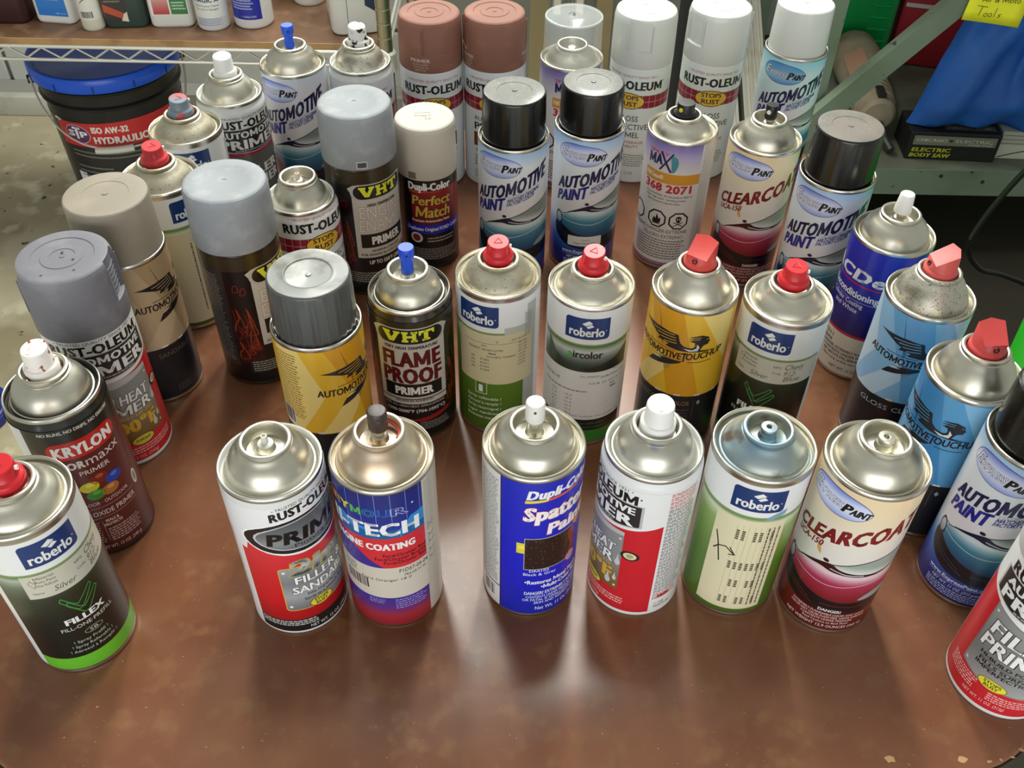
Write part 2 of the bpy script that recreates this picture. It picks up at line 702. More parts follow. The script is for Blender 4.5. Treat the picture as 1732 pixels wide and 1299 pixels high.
def lab_roberlo(l, a, style, hgt):
    """a = left edge of the blue badge in degrees"""
    top = hgt - 2.5 if style == 'aircolor' else hgt - 5.5
    l.rect(-180, 180, 5, top, WHITE, 0)
    c = a + 30
    l.rrect(a, a + 60, 118.3, 138.8, 3.0, '#12356f', 3, corners=(0, 1, 0, 1))
    l.text('roberlo', a + 6, a + 53, 121.2, 8.4, WHITE, 5, b=2)
    l.ell(a + 55.5, 126.5, 0.8, 0.5, WHITE, 5, n=8)
    l.poly([(c - 7.5, 133.4), (c + 1.5, 136.8), (c + 6.5, 134.3), (c - 2.5, 131.6)], WHITE, 5)
    l.poly([(c - 2.0, 130.8), (c + 4.8, 133.4), (c + 8.5, 131.2), (c + 1.0, 129.2)], WHITE, 5)
    l.rect(c - 92, c + 78, 111.6, 113.2, '#7d9a5a', 2)
    if style in ('sticker', 'plain', 'rows'):
        l.rect(c - 92, c + 78, 5, 111.6, grad((5, '#43631a'), (60, '#567a25'), (98, '#8aa659'), (108, '#cfdcc0'), (111.6, '#5f7a3c')), 1)
        l.rect(c - 92, c - 78, 5, 111.6, '#b9bdb8', 2)
        l.greek(c - 91, c - 79, 20, 108, 40, '#8b8f90', 3, seed=4)
        l.rect(c + 72, c + 90, 5, 136, '#b3b6b4', 2)
    if style == 'sticker':           # tan formula sticker over the green field
        l.rect(a - 3, a + 112, 59, 111.3, '#d0c7a2', 4)
        l.line([(a + 8, 101.5), (a + 100, 102.5)], 0.35, '#6f684d', 5)
        l.ell(a + 58, 104.4, 1.7, 1.1, '#6f684d', 5, n=12)
        l.ell(a + 58, 104.4, 1.1, 0.7, '#d0c7a2', 6, n=12)
        l.text('S21ATO', a + 78, a + 100, 104.5, 1.9, '#5b5440', 5, b=1)
        l.text('STD', a + 36, a + 44, 98.2, 1.9, '#4b4534', 5, b=1)
        l.text('CEMENT 100 MILLILITRE', a + 16, a + 66, 94.5, 2.0, '#4b4534', 5, b=1)
        l.text('Mixed', a + 46, a + 56, 91.2, 1.9, '#4b4534', 5, b=2)
        l.text('DOCSBTL TDNSMD', a + 44, a + 84, 87.6, 1.9, '#4b4534', 5, b=1)
        for i, (p, q) in enumerate((('00', 'SC400'), ('30', 'SC411'), ('10', 'SC420'), ('20', 'SC444'))):
            l.text(p, a + 20, a + 26, 85 - 3.7 * i, 1.9, '#4b4534', 5, b=1)
            l.text(q, a + 34, a + 47, 84 - 3.7 * i, 1.9, '#4b4534', 5, b=1)
            l.text('10.5%', a + 88, a + 100, 87.5 - 3.4 * i, 1.9, '#5b5440', 5, b=1)
            l.text('55100', a + 88, a + 102, 100 - 3.0 * i, 1.8, '#5b5440', 5, b=1)
        l.rect(a + 26, a + 44, 46.5, 58.6, '#c9d4b4', 3)
        l.rect(a + 27, a + 43, 47.3, 59.2, '#50741f', 4)
        l.text('1', a + 32, a + 37, 49, 7.5, WHITE, 6, b=3)
        for i, t in enumerate(('Spray rellenable !', 'Aérosol à remplir !', 'Spray recarregável !', 'Lager nandvoer', 'Bombolette ricaricabile')):
            l.text(t, a + 12, a + 64, 40.5 - 5.6 * i, 3.0, '#dfe6d2', 5, b=1)
        l.rect(a + 68, a + 112, 59.2, 118, '#b9bcb6', 3)
        l.greek(a + 98, a + 112, 104, 128, 14, '#8d9294', 4, seed=2)
        l.rect(a + 97, a + 120, 8, 59, '#aeb2ae', 3)
    elif style == 'plain':           # older tan sticker turned sideways
        l.rect(a - 40, a + 24, 8.5, 106.5, '#d2c8a4', 4)
        l.greek(a + 16, a + 20, 20, 95, 1, '#6a634a', 5, seed=8, ink=0.6, vertical=True)
        l.rect(c - 92, c + 78, 5, 8, '#3f5a1a', 3)
    elif style == 'rows':            # sticker with columns of figures and a marker cross
        l.rect(a - 12.5, a + 69, 9.5, 109, '#ded7b4', 4)
        for i in range(7):
            l.line([(a + 14 + 6.6 * i, 15), (a + 15 + 6.6 * i, 103)], 0.25, '#b7ae8a', 5)
        for i in range(7):
            for j, (z, t) in enumerate(((88, 'SC400'), (56, '10.5'), (36, 'SC84'), (16, '14.8'))):
                if (i + j) % 3 != 2 or j == 1:
                    for q, ch in enumerate(t):
                        z0 = z + q * 2.1
                        l.rect(a + 15.2 + 6.6 * i, a + 18.6 + 6.6 * i, z0, z0 + 1.5, '#55503d', 6)
        for i, t in enumerate((3.0, 2.2, 2.6)):
            l.greek(a + 50 + 6 * i, a + 53.6 + 6 * i, 14, 102, 1, '#5b553f', 6, seed=20 + i, ink=0.55, vertical=True)
        l.line([(a - 7, 88), (a - 2, 78), (a + 4, 60)], 0.9, '#16181c', 7)
        l.line([(a - 6, 70), (a, 75), (a + 8, 77), (a + 20, 71)], 0.9, '#16181c', 7)
        l.line([(a + 13, 77.5), (a + 20, 71), (a + 13, 70)], 0.8, '#16181c', 7)
        l.poly([(a + 40, 111.4), (a + 55, 117), (a + 66, 119.5), (a + 64, 115), (a + 50, 110.8)], '#7fa3bb', 6)
    elif style == 'fillex':
        l.rect(c - 72, c + 78, 18.6, 111.6, grad((18.6, '#0d110c'), (60, '#11170f'), (85, '#27301f'), (100, '#5f6b57'), (108, '#aab2a5'), (111.6, '#4c6a35')), 1)
        l.rect(c - 72, c + 78, 5, 18.6, '#63b52c', 1)
        l.rect(c + 30, c + 78, 113.5, 142, '#dcdedd', 1)
        l.rect(a - 12, a + 112, 88.5, 111.2, '#c6c4b4', 4)
        for i, t in enumerate(('Material:', 'Auto Paint', 'Fine Refinish')):
            l.text(t, a + 1, a + 22, 106.8 - 3.6 * i, 2.2, '#585348', 5, b=0)
        l.line([(a - 6, 104), (a - 3, 107), (a - 1, 104), (a + 2, 106), (a - 1, 99), (a - 6, 104)], 0.3, '#7a3c36', 5)
        l.text('Name', a - 6, a + 5, 92.5, 2.3, '#6a655a', 5, b=0)
        l.text('Silver', a + 15, a + 39, 92, 4.8, '#5f5d58', 5, b=0, sh=0.25)
        l.text('Blue', a + 60, a + 82, 91.5, 4.8, '#5f5d58', 5, b=0, sh=0.25)
        l.text('MFG:', a + 44, a + 55, 104.2, 2.3, '#5a564d', 5, b=0)
        l.text('Chevy', a + 58, a + 84, 103.5, 5.4, '#4f4d49', 5, b=0, sh=0.25)
        l.text('Code:', a + 44, a + 56, 98.2, 2.3, '#5a564d', 5, b=0)
        l.text('912-', a + 58, a + 76, 97, 5.0, '#5f5d58', 5, b=0, sh=0.25)
        g = '#3f8a41'
        for k, (dx, dz) in enumerate(((0, 0), (5, -5.5))):
            L_, R_ = a + 13 + dx, a + 50 + dx
            pts = [(L_, 80.5 + dz), (L_ + 2, 82.5 + dz), (L_ + 11, 74 + dz), (L_ + 16, 71.5 + dz), (R_ - 2, 82.5 + dz), (R_, 80.5 + dz),
                   (L_ + 19, 66.5 + dz), (L_ + 14, 66 + dz), (L_, 79 + dz)]
            l.line(pts + [pts[0]], 0.75, g, 5)
        l.text('FILLEX', a + 8, a + 54, 55, 5.6, WHITE, 5, b=3)
        l.text('FILL-ONE·PREFILL', a, a + 63, 48.6, 3.4, '#cfd4cc', 5, b=0)
        l.ell(a + 32, 42.0, 11, 2.9, '#9aa69a', 5)
        l.ell(a + 32, 42.0, 10.2, 2.4, '#12180f', 6)
        l.text('SB', a + 27, a + 37, 40.6, 2.8, '#b9c2b6', 7, b=0)
        for i, t in enumerate(('! Spray Prefill !', '! Spray Rellenable !', '! Aérosol à Remplir !')):
            l.text(t, a + 6 - 4 * i, a + 46 + 4 * i, 33.5 - 5.0 * i, 2.7, '#aebfae', 5, b=0)
    elif style == 'aircolor':
        l.rect(c - 72, c + 66, 84, 111.6, grad((84, '#1c2620'), (92, '#3a4840'), (99, '#7e8a80'), (106, '#cfd4cf'), (111.6, '#3f5f2c')), 1)
        l.poly([(c - 60, 111), (c - 44, 98), (c - 20, 90), (c + 14, 86), (c - 10, 84.5), (c - 60, 86)], grad((84, '#27362d'), (111, '#5b6d60')), 2)
        l.poly([(c + 66, 106), (c + 44, 96), (c + 18, 91), (c - 6, 87.5), (c + 20, 84.5), (c + 66, 86)], grad((84, '#151d18'), (106, '#3e4c43')), 3)
        l.text('a', c - 24, c - 17.5, 99, 7.2, '#3fae45', 5, b=2)
        l.text('ircolor', c - 16.5, c + 24, 99, 7.2, '#191d1b', 5, b=2)
        l.rect(c - 80, c + 72, 31.5, 84.6, '#dadbd8', 4)
        l.text('No. 6040201', c - 4, c + 22, 79, 1.8, '#55585a', 5, b=0)
        l.text('42123800001', c + 42, c + 66, 83, 2.0, '#55585a', 5, b=0)
        l.text('Graffiti Project 103 1', c + 24, c + 66, 77.5, 2.1, '#44474a', 5, b=1)
        l.text('CLR D 071L/2', c + 8, c + 62, 71.5, 2.0, '#55585a', 5, b=0)
        l.text('50', c + 40, c + 47, 67.8, 2.2, '#333638', 5, b=1)
        l.text('9840', c + 40, c + 50, 64.0, 2.2, '#333638', 5, b=2)
        l.text('TITAN BLUE', c - 72, c - 34, 71, 2.6, '#3a3d40', 5, b=1)
        l.greek(c - 62, c + 14, 62.5, 64.2, 1, '#84878a', 5, seed=5, ink=0.8)
        for i in range(6):
            l.text(('0.0', '1.5', '2.0', '8.1', '6.0', '84.7')[i], c - 46, c - 38, 57 - 4.1 * i, 2.0, '#55585a', 5, b=0)
            l.text(('14.0', '28.3', '51.8', '22.4', '32.6', '48.2')[i], c - 24, c - 14, 56.5 - 4.1 * i, 2.0, '#55585a', 5, b=0)
        l.text('AUTOMOTIVE PAINT SUPPLIES  APH 123-456-5 TEL', c - 50, c + 62, 34.2, 1.7, '#55585a', 5, b=0)
        l.line([(c + 30, 47), (c + 40, 49.5)], 0.4, '#b9babb', 5)
        l.rect(c - 72, c + 66, 18.8, 31.4, '#10160f', 2)
        l.text('Spray rellenable !', c - 10, c + 40, 26, 2.5, '#4a7a45', 4, b=0)
        l.text('Aérosol à remplir !', c - 10, c + 40, 21.5, 2.5, '#4a7a45', 4, b=0)
        l.rect(c - 72, c + 66, 5, 18.8, '#2f7d2b', 2)


def car_front(l, o, dz, tint):
    """car bonnet print; o = shift in degrees"""
    hi, midc, low, dark, glass = tint

    def P(pts):
        return [(x + o, z + dz) for x, z in pts]
    body = spline([(-58, 50), (-57, 58), (-52, 63), (-45, 64), (-36, 66), (-24, 69.5), (-8, 74), (6, 76.5), (24, 75), (46, 73), (70, 72), (90, 70),
                   (90, 34), (52, 28), (14, 27), (-26, 30), (-50, 37), (-58, 44)], 3, True)
    l.poly(P(body), grad((28 + dz, dark), (44 + dz, low), (60 + dz, midc), (69 + dz, hi), (74 + dz, hi), (77 + dz, midc)), 2, zs=3)
    # big dark mouth under the bonnet edge
    mouth = spline([(-59, 52), (-52, 55), (-42, 52.5), (-24, 47), (0, 43), (26, 41), (60, 42), (88, 44), (88, 33), (50, 28), (10, 27), (-24, 29), (-46, 35), (-57, 43)], 3, True)
    l.poly(P(mouth), grad((27 + dz, dark), (36 + dz, '#0b0c10'), (50 + dz, '#121319')), 3, zs=4)
    for a, b in (((-50, 46), (-6, 36.5)), ((-46, 41.5), (0, 32.5)), ((10, 36), (60, 36.5))):
        l.line(P([a, b]), 0.6, low, 4)
    l.poly(P(spline([(50, 44), (62, 50), (80, 53), (88, 52), (88, 46), (70, 44)], 3, True)), '#8d9a9f', 4)
    head = spline([(-58.5, 60), (-54, 67), (-47, 65), (-43.5, 58), (-47, 51), (-54, 52)], 3, True)
    l.poly(P(head), dark, 4)
    l.poly(P(spline([(-56.5, 60), (-53, 65), (-47.5, 63.4), (-45.4, 58), (-48.6, 54), (-54, 55)], 3, True)), grad((53 + dz, '#7f8d92'), (66 + dz, '#d3dbdc')), 5)
    l.poly(P(spline([(2, 78), (20, 82), (42, 87.5), (66, 92.5), (90, 96), (90, 80), (60, 75.5), (30, 75), (10, 76.3)], 3, True)), grad((74 + dz, '#e3e8e6'), (82 + dz, glass), (96 + dz, glass)), 3, zs=3)
    l.line(P(spline([(-47, 66), (-40, 66), (-26, 70.5), (-8, 75.5), (6, 78.6), (24, 83), (48, 89), (90, 97)], 4)), 0.7, dark, 5)
    l.poly(P(spline([(-34, 68.5), (-14, 75), (2, 78.8), (9, 78.4), (16, 76.2), (34, 74.6), (60, 75), (88, 79), (86, 77), (58, 72.8), (30, 71.6), (8, 71.8), (-8, 73)], 3, True)), dark, 5)
    l.line(P([(6, 74.6), (24, 72.8), (44, 73.4)]), 0.7, '#d8dde0', 6)
    l.ell(o - 1.5, 80.6 + dz, 3.6, 1.6, dark, 6, n=12)
    l.line(P(spline([(-44, 60), (-20, 58), (10, 57), (50, 62), (88, 66)], 4)), 0.5, hi, 4)


def lab_express(l, o, scheme, hgt):
    top = hgt - 3.2
    if scheme == 'clear':
        l.rect(-180, 180, 4.5, top, grad((4.5, '#58150f'), (26, '#6d1a12'), (44, '#9c2a1c'), (56, '#b9a098'), (66, '#dedad6'), (100, '#e2ddd2'), (126, '#e6d5b4'), (147, '#e8d2ab')), 0)
        ink, ink2 = '#7c161a', '#7c161a'
        car_front(l, o, -3, ('#dfc3cb', '#a5304f', '#7d1a20', '#360d0e', '#98a79b'))
    else:
        t = {'blue': '#9dc3ea', 'pale': '#cfdcea', 'aqua': '#8fd0e8'}[scheme]
        b = {'blue': '#dfe6ec', 'pale': '#e3e0e6', 'aqua': '#cfeaee'}[scheme]
        l.rect(-180, 180, 4.5, top, grad((4.5, '#161c66'), (18, '#1a2d80'), (34, '#2f63b0'), (48, '#86a9d2'), (60, '#d9dee4'), (84, '#e3e1e4'), (108, b), (132, b), (147, t)), 0)
        ink, ink2 = '#1a1b4d', '#232a8c'
        car_front(l, o, 0, ('#cfe0e4', '#3f829c', '#194a70', '#121738', '#84918c'))
    egg = spline([(x + o, z) for x, z in ((-57, 131.5), (-55, 136), (-49, 140), (-38, 142.6), (-22, 143), (-4, 142), (10, 140.2), (20, 137), (25.5, 132.8),
                                          (22, 128), (13, 124.2), (0, 122.2), (-16, 121.6), (-32, 122.6), (-46, 125.4), (-54, 128.4))], 3, True)
    cx = o - 16
    l.poly([(cx + (x - cx) * 1.02, 132 + (z - 132) * 1.05) for x, z in egg], '#2a3286', 3)
    l.poly(egg, grad((121, '#8c9fdf'), (126, '#c3cdee'), (131, '#dfe3f2'), (137, '#c9d1ef'), (143, '#6f84d4')) if scheme != 'aqua' else grad((121, '#4f8fc4'), (130, '#9fcbe4'), (137, '#5fa4d2'), (143, '#4f8fc4')), 4, zs=2.5)
    l.text('E', o - 52, o - 44, 129.6, 8.4, '#eef0fa', 5, b=0, sh=0.3, out='#3a4080', ow=1)
    l.text('XPRESS', o - 43, o - 8.5, 129.0, 5.6, '#eef0fa', 5, b=0, sh=0.3, out='#3a4080', ow=1)
    l.text('P', o - 7, o + 2, 127.4, 8.0, '#101216', 7, b=3, sh=0.3)
    l.text('AINT', o + 2.6, o + 23.5, 127.8, 5.8, '#101216', 7, b=3, sh=0.3)

    def wz(z0, h):
        def f(x, z):
            t = (x - o + 57)
            return x, z0 + (z - z0) * (1 + 0.0035 * t) + 0.145 * t + 0.0004 * t * t
        return f
    if scheme == 'clear':
        l.text('CLEARCOAT', o - 58, o + 84, 87.2, 10.8, ink, 5, b=3, sh=0.15, warp=wz(87.5, 9.6))
        l.text('UCA-150', o - 54, o - 12, 80.0, 5.0, ink, 5, b=2, sh=0.15, warp=wz(80.2, 4))
        l.poly(spline([(o - 17, 86), (o - 14, 90), (o - 12, 86), (o - 10, 80), (o - 15, 82)], 2, True), '#d3a35c', 4)
        l.text('DANGER!', o + 10, o + 37, 25.6, 2.9, '#e6d8d4', 5, b=2)
        l.text('EXTREMELY FLAMMABLE LIQUID AND VAPOR.', o - 22, o + 70, 21.8, 2.2, '#d9bcb6', 5, b=1)
        l.text('VAPOR MAY CAUSE FLASH FIRE. VAPOR HARMFUL.', o - 24, o + 72, 18.6, 2.2, '#d9bcb6', 5, b=1)
        l.text('CONTENTS UNDER PRESSURE.', o - 8, o + 56, 15.4, 2.2, '#d9bcb6', 5, b=1)
        l.text('Read Cautions on Back Panel.', o - 4, o + 52, 12.2, 2.2, '#d9bcb6', 5, b=1)
        l.text('NET WEIGHT 12.9 OUNCES (365 G)', o - 26, o + 72, 7.4, 2.9, '#e2cdc8', 5, b=1)
    else:
        l.text('AUTOMOTIVE', o - 57, o + 72, 92.6, 11.4, ink, 5, b=3, sh=0.15, warp=wz(93, 10))
        l.text('PAINT', o - 57, o - 3, 78.8, 10.8, ink2, 5, b=3, sh=0.15, warp=wz(79.2, 10))
        l.text('COLORCOAT •', o + 4, o + 42, 89.2, 2.5, '#a9aab4', 5, b=0, sh=0.3, warp=wz(89.2, 3))
        l.text('MATCHES ORIGINAL', o + 3, o + 58, 85.6, 2.9, ink2, 5, b=2, sh=0.3, warp=wz(85.6, 3))
        l.text('FACTORY COLOR', o + 2, o + 48, 81.6, 2.9, ink2, 5, b=2, sh=0.3, warp=wz(81.6, 3))
        l.text('www.ExpressPaint.com', o - 40, o + 43, 22.4, 3.4, '#d7def0', 6, b=2)
        l.line([(o - 40, 20.9), (o + 44, 21.3)], 0.4, '#aab4dd', 6)
        l.text('NET WT. 11 OZ. (312 grams)', o - 31, o + 36, 16.2, 2.9, '#cfd6ec', 6, b=1, sh=0.2)
        l.greek(o - 36, o + 44, 6, 14.4, 4, '#a9b3dc', 6, seed=9, ink=0.5)


def rust_name(l, c, dz=0, red=True, half=63):
    q = '#b23a44' if red else '#4a4a48'
    l.text('• TRUSTED QUALITY SINCE 1921 •', c - half * 0.84, c + half * 0.86, 126.2 + dz, 2.5, q, 3, b=0)
    l.text('RUST-OLEUM', c - half, c + half - 1, 113.3 + dz, 9.2, '#17181a', 3, b=3)
    l.ell(c + half + 3, 121.6 + dz, 1.2, 0.7, '#17181a', 3, n=8)


def lab_stops(l, c, variant, dz=0, top=138):
    w = '#dfe6e8' if variant != 'enamel' else '#e0e9e4'
    l.rect(-180, 180, 4.5, top, w, 0)
    rust_name(l, c, dz)
    l.rect(c - 92, c + 92, 92.3 + dz, 107 + dz, '#8f1a2e', 2)
    for k in range(-7, 8):
        l.rect(c + k * 13 - 0.4, c + k * 13 + 0.4, 92.3 + dz, 107 + dz, '#d9a3ab', 3)
    l.rect(c - 92, c + 92, 99.3 + dz, 99.9 + dz, '#d9a3ab', 3)
    l.ell(c, 99.8 + dz, 31, 9.4, '#2a1d10', 4)
    l.ell(c, 99.8 + dz, 29.6, 8.6, '#e2b93c', 5)
    l.text('STOPS', c - 19, c + 19, 101.2 + dz, 5.0, '#2a2014', 6, b=2)
    l.text('RUST', c - 17, c + 17, 93.8 + dz, 5.2, '#2a2014', 6, b=2)
    if variant == 'primer':
        l.text('RUSTY METAL', c - 39, c + 39, 80, 4.6, '#2f3436', 3, b=1)
        l.text('PRIMER', c - 40, c + 40, 69, 8.2, '#1f2224', 3, b=2)
        l.rect(c - 42, c + 42, 49, 65.5, '#6d3d1f', 3)
        l.text('SANDABLE FINISH', c - 38, c + 40, 42.5, 3.0, '#3c4246', 3, b=1)
        l.greek(c - 40, c + 40, 24, 38, 5, '#7c858a', 3, seed=31)
        l.greek(c - 40, c + 40, 9, 19, 4, '#9aa2a6', 3, seed=32)
    elif variant == 'enamel':
        l.text('GLOSS', c - 19, c + 22, 76.4, 6.4, '#3f4e49', 3, b=1)
        l.text('PROTECTIVE', c - 41, c + 42, 66.6, 6.4, '#3f4e49', 3, b=1)
        l.text('ENAMEL', c - 27, c + 27, 57, 6.4, '#3f4e49', 3, b=1)
        l.text('MAX COVERAGE', c - 34, c + 36, 49.6, 3.2, '#b25560', 3, b=1)
        l.text('& DURABILITY', c - 28, c + 28, 44.6, 3.2, '#b25560', 3, b=1)
        l.greek(c - 44, c + 46, 20, 36, 6, '#8b9893', 3, seed=33)
        l.text('NET WT. 12 OZ', c - 20, c + 22, 11, 3.0, '#5b6763', 3, b=1)
    else:
        l.text('PROTECTIVE', c - 10, c + 62, 72, 6.0, '#3f4448', 3, b=1)
        l.text('ENAMEL', c, c + 50, 62, 6.0, '#3f4448', 3, b=1)


def lab_auto_primer(l, c, variant, hgt):
    top = {'heat_open': hgt - 11, 'fill_open': hgt - 11}.get(variant, 137)
    l.rect(-180, 180, 4.5, top, WHITE, 0)
    redc = '#c9202c'
    if variant != 'fill_open':
        l.poly([(c - 97, 4.5), (c + 97, 4.5), (c + 97, 102.5)] + [(c + 97 - 9.7 * i, 92 + 10.5 * ((97 - 9.7 * i) / 97) ** 2) for i in range(1, 20)] + [(c - 97, 102.5)], redc, 1)
    else:
        l.rect(c - 97, c + 97, 4.5, 97, '#5b625c', 1)
        l.rect(c - 97, c + 97, 92.8, 97, '#a8203a', 2)
    l.text('• TRUSTED QUALITY SINCE 1921 •', c - 54, c + 57, 132.3, 2.4, '#34373a', 3, b=0)
    l.text('RUST-OLEUM', c - 64, c + 63, 122.6, 8.4, '#121314', 3, b=3)
    l.ell(c + 67, 128.6, 1.2, 0.7, '#121314', 3, n=8)
    if variant == 'fill_cap':
        l.ell(c, 110, 66, 26, '#f0f1f0', 2)
    arc = [(c + x, z) for x, z in ((-69, 121.2), (69, 121.2), (69, 101), (40, 97.6), (0, 96.4), (-40, 97.6), (-69, 101))]
    l.poly([(c + (x - c) * 1.045, 109.5 + (z - 109.5) * 1.07) for x, z in arc], '#b9bbb9', 3)
    l.poly(arc, '#26282a', 4)
    l.text('AUTOMOTIVE', c - 60, c + 62, 112.6, 6.6, '#ecedec', 5, b=3)
    l.text('PRIMER', c - 60, c + 62, 100.8, 9.6, '#f1f2f1', 5, b=3)
    l.greek(c - 36, c + 40, 97.8, 99.4, 1, '#a9abaa', 5, seed=3, ink=0.8)
    if variant in ('heat_cap', 'heat_open'):
        l.poly([(c - 58, 92), (c + 54, 92), (c + 54, 27), (c - 54, 27)], grad((27, '#7a5a22'), (44, '#80705a'), (60, '#8d8f8f'), (92, '#8b8d8d')), 3)
        l.poly([(c - 58, 92), (c + 54, 92), (c + 54, 88.2), (c, 85), (c - 56, 88)], '#b9bbb9', 4)
        for x, z in ((50, 84), (50, 31), (-52, 31)):
            l.ell(c + x, z, 1.8, 1.0, '#e0e1e0', 5, n=10)
        for (x, z, r) in ((50, 58, 3.6), (40, 34, 4), (49, 39, 2.6)):
            l.ell(c + x, z, r, r * 0.9, '#c7c9c8', 4, n=14)
            l.poly([(c + x - r * 0.6, z + r * 0.5), (c + x, z + r * 2.6), (c + x + r * 0.6, z + r * 0.5)], '#c7c9c8', 4)
        l.text('HIGH HEAT', c - 48, c + 44, 67, 9.2, '#f1f2f1', 5, b=2, sh=0.1, out='#202122', ow=1)
        l.text('PRIMER', c - 48, c + 44, 55.4, 9.6, '#f1f2f1', 5, b=2, sh=0.1, out='#202122', ow=1)
        l.text('RESISTS HEAT UP TO', c - 46, c + 42, 51, 3.0, '#d9a92c', 5, b=2)
        l.text('2000°F', c - 46, c + 44, 36.5, 12.4, '#dcae30', 6, b=3, out='#3a2a10', ow=0)
        l.ell(c + 14, 25.5, 17, 5.0, '#4a3a14', 5)
        l.ell(c + 14, 25.5, 16, 4.5, '#d8cd4a', 6)
        l.text('STOPS RUST', c + 3, c + 25, 24.4, 2.6, '#3b3516', 7, b=2)
        l.ell(c + 64, 69, 11.5, 4.9, '#2c2420', 5)
        l.ell(c + 64, 69, 8, 3.5, '#d9d7a8', 6)
        l.ell(c + 64, 69, 4.4, 2.1, '#a9a67c', 7)
        l.greek(c - 30, c + 70, 11, 19, 3, '#eab5b2', 3, seed=12, ink=0.5)
        l.text('NET WT. 12 OZ. (340g)', c - 36, c + 30, 7, 2.9, '#f0c4c1', 3, b=0)
        if variant == 'heat_open':
            for i in range(30):
                z = 134 - 3.9 * i
                l.greek(c + 100, c + 138 + (i % 3), z - 3.4, z, 2, '#c4615e' if (i < 4 or i > 27) else '#6d6c68', 2, seed=100 + i, ink=0.55)
            l.text('11 OZ', c + 104, c + 118, 11, 2.4, '#4a4a48', 2, b=1)
            l.text('MADE IN USA', c + 104, c + 128, 7.6, 2.4, '#4a4a48', 2, b=1)
            l.rect(c + 106, c + 124, 19, 22, '#b02a2e', 2)
    elif variant == 'fill_cap':
        l.poly([(c - 55, 95), (c - 20, 91), (c + 20, 91), (c + 55, 95), (c + 55, 30), (c + 20, 26), (c - 20, 26), (c - 57, 30)],
               grad((26, '#8e9090'), (60, '#6f7172'), (95, '#8c8e8e')), 3)
        l.poly([(c - 53, 93.6), (c - 20, 89.8), (c + 20, 89.8), (c + 53, 93.6), (c + 53, 31.2), (c + 20, 27.4), (c - 20, 27.4), (c - 55, 31.2)],
               grad((26, '#a3a5a5'), (50, '#7b7d7e'), (95, '#97999a')), 4)
        for x, z in ((50, 89), (-50, 89), (50, 34), (-52, 34)):
            l.ell(c + x, z, 1.8, 1.1, '#dedfde', 5, n=10)
        l.text('FILLER', c - 46, c + 46, 71, 12.4, '#f3f4f3', 5, b=2, sh=0.08, out='#2a2b2c', ow=1)
        l.text('PRIMER', c - 49, c + 48, 56, 12.4, '#f3f4f3', 5, b=2, sh=0.08, out='#2a2b2c', ow=1)
        l.text('HI-BUILD FORMULA', c - 42, c + 44, 49.6, 3.4, '#17181a', 6, b=2)
        l.line([(c - 40, 47.9), (c + 44, 47.9)], 0.4, '#303234', 6)
        l.text('FILLS SURFACE', c - 40, c + 30, 43.6, 3.4, '#17181a', 6, b=2)
        l.text('IMPERFECTIONS', c - 42, c + 32, 39.2, 3.4, '#17181a', 6, b=2)
        l.ell(c - 13, 29.5, 17, 5.2, '#6f6a1a', 5)
        l.ell(c - 13, 29.5, 16, 4.7, '#e6df3e', 6)
        l.text('STOPS', c - 23, c - 3, 29.8, 2.9, '#3b3a16', 7, b=2)
        l.text('RUST', c - 21, c - 5, 26.2, 2.9, '#3b3a16', 7, b=2)
        l.greek(c - 72, c - 26, 14, 26, 5, '#f0b5b2', 3, seed=13)
        l.greek(c - 12, c + 66, 13, 22, 4, '#f0b5b2', 3, seed=14)
        l.text('NET WT. 11 OZ. (312g)', c - 38, c + 12, 9, 3.0, '#f2cdca', 3, b=0)
    else:
        l.text('FILLER', c - 46, c + 46, 70, 9.6, '#e4e5e3', 5, b=3)
        l.text('PRIMER', c - 46, c + 46, 58, 9.6, '#e4e5e3', 5, b=3)


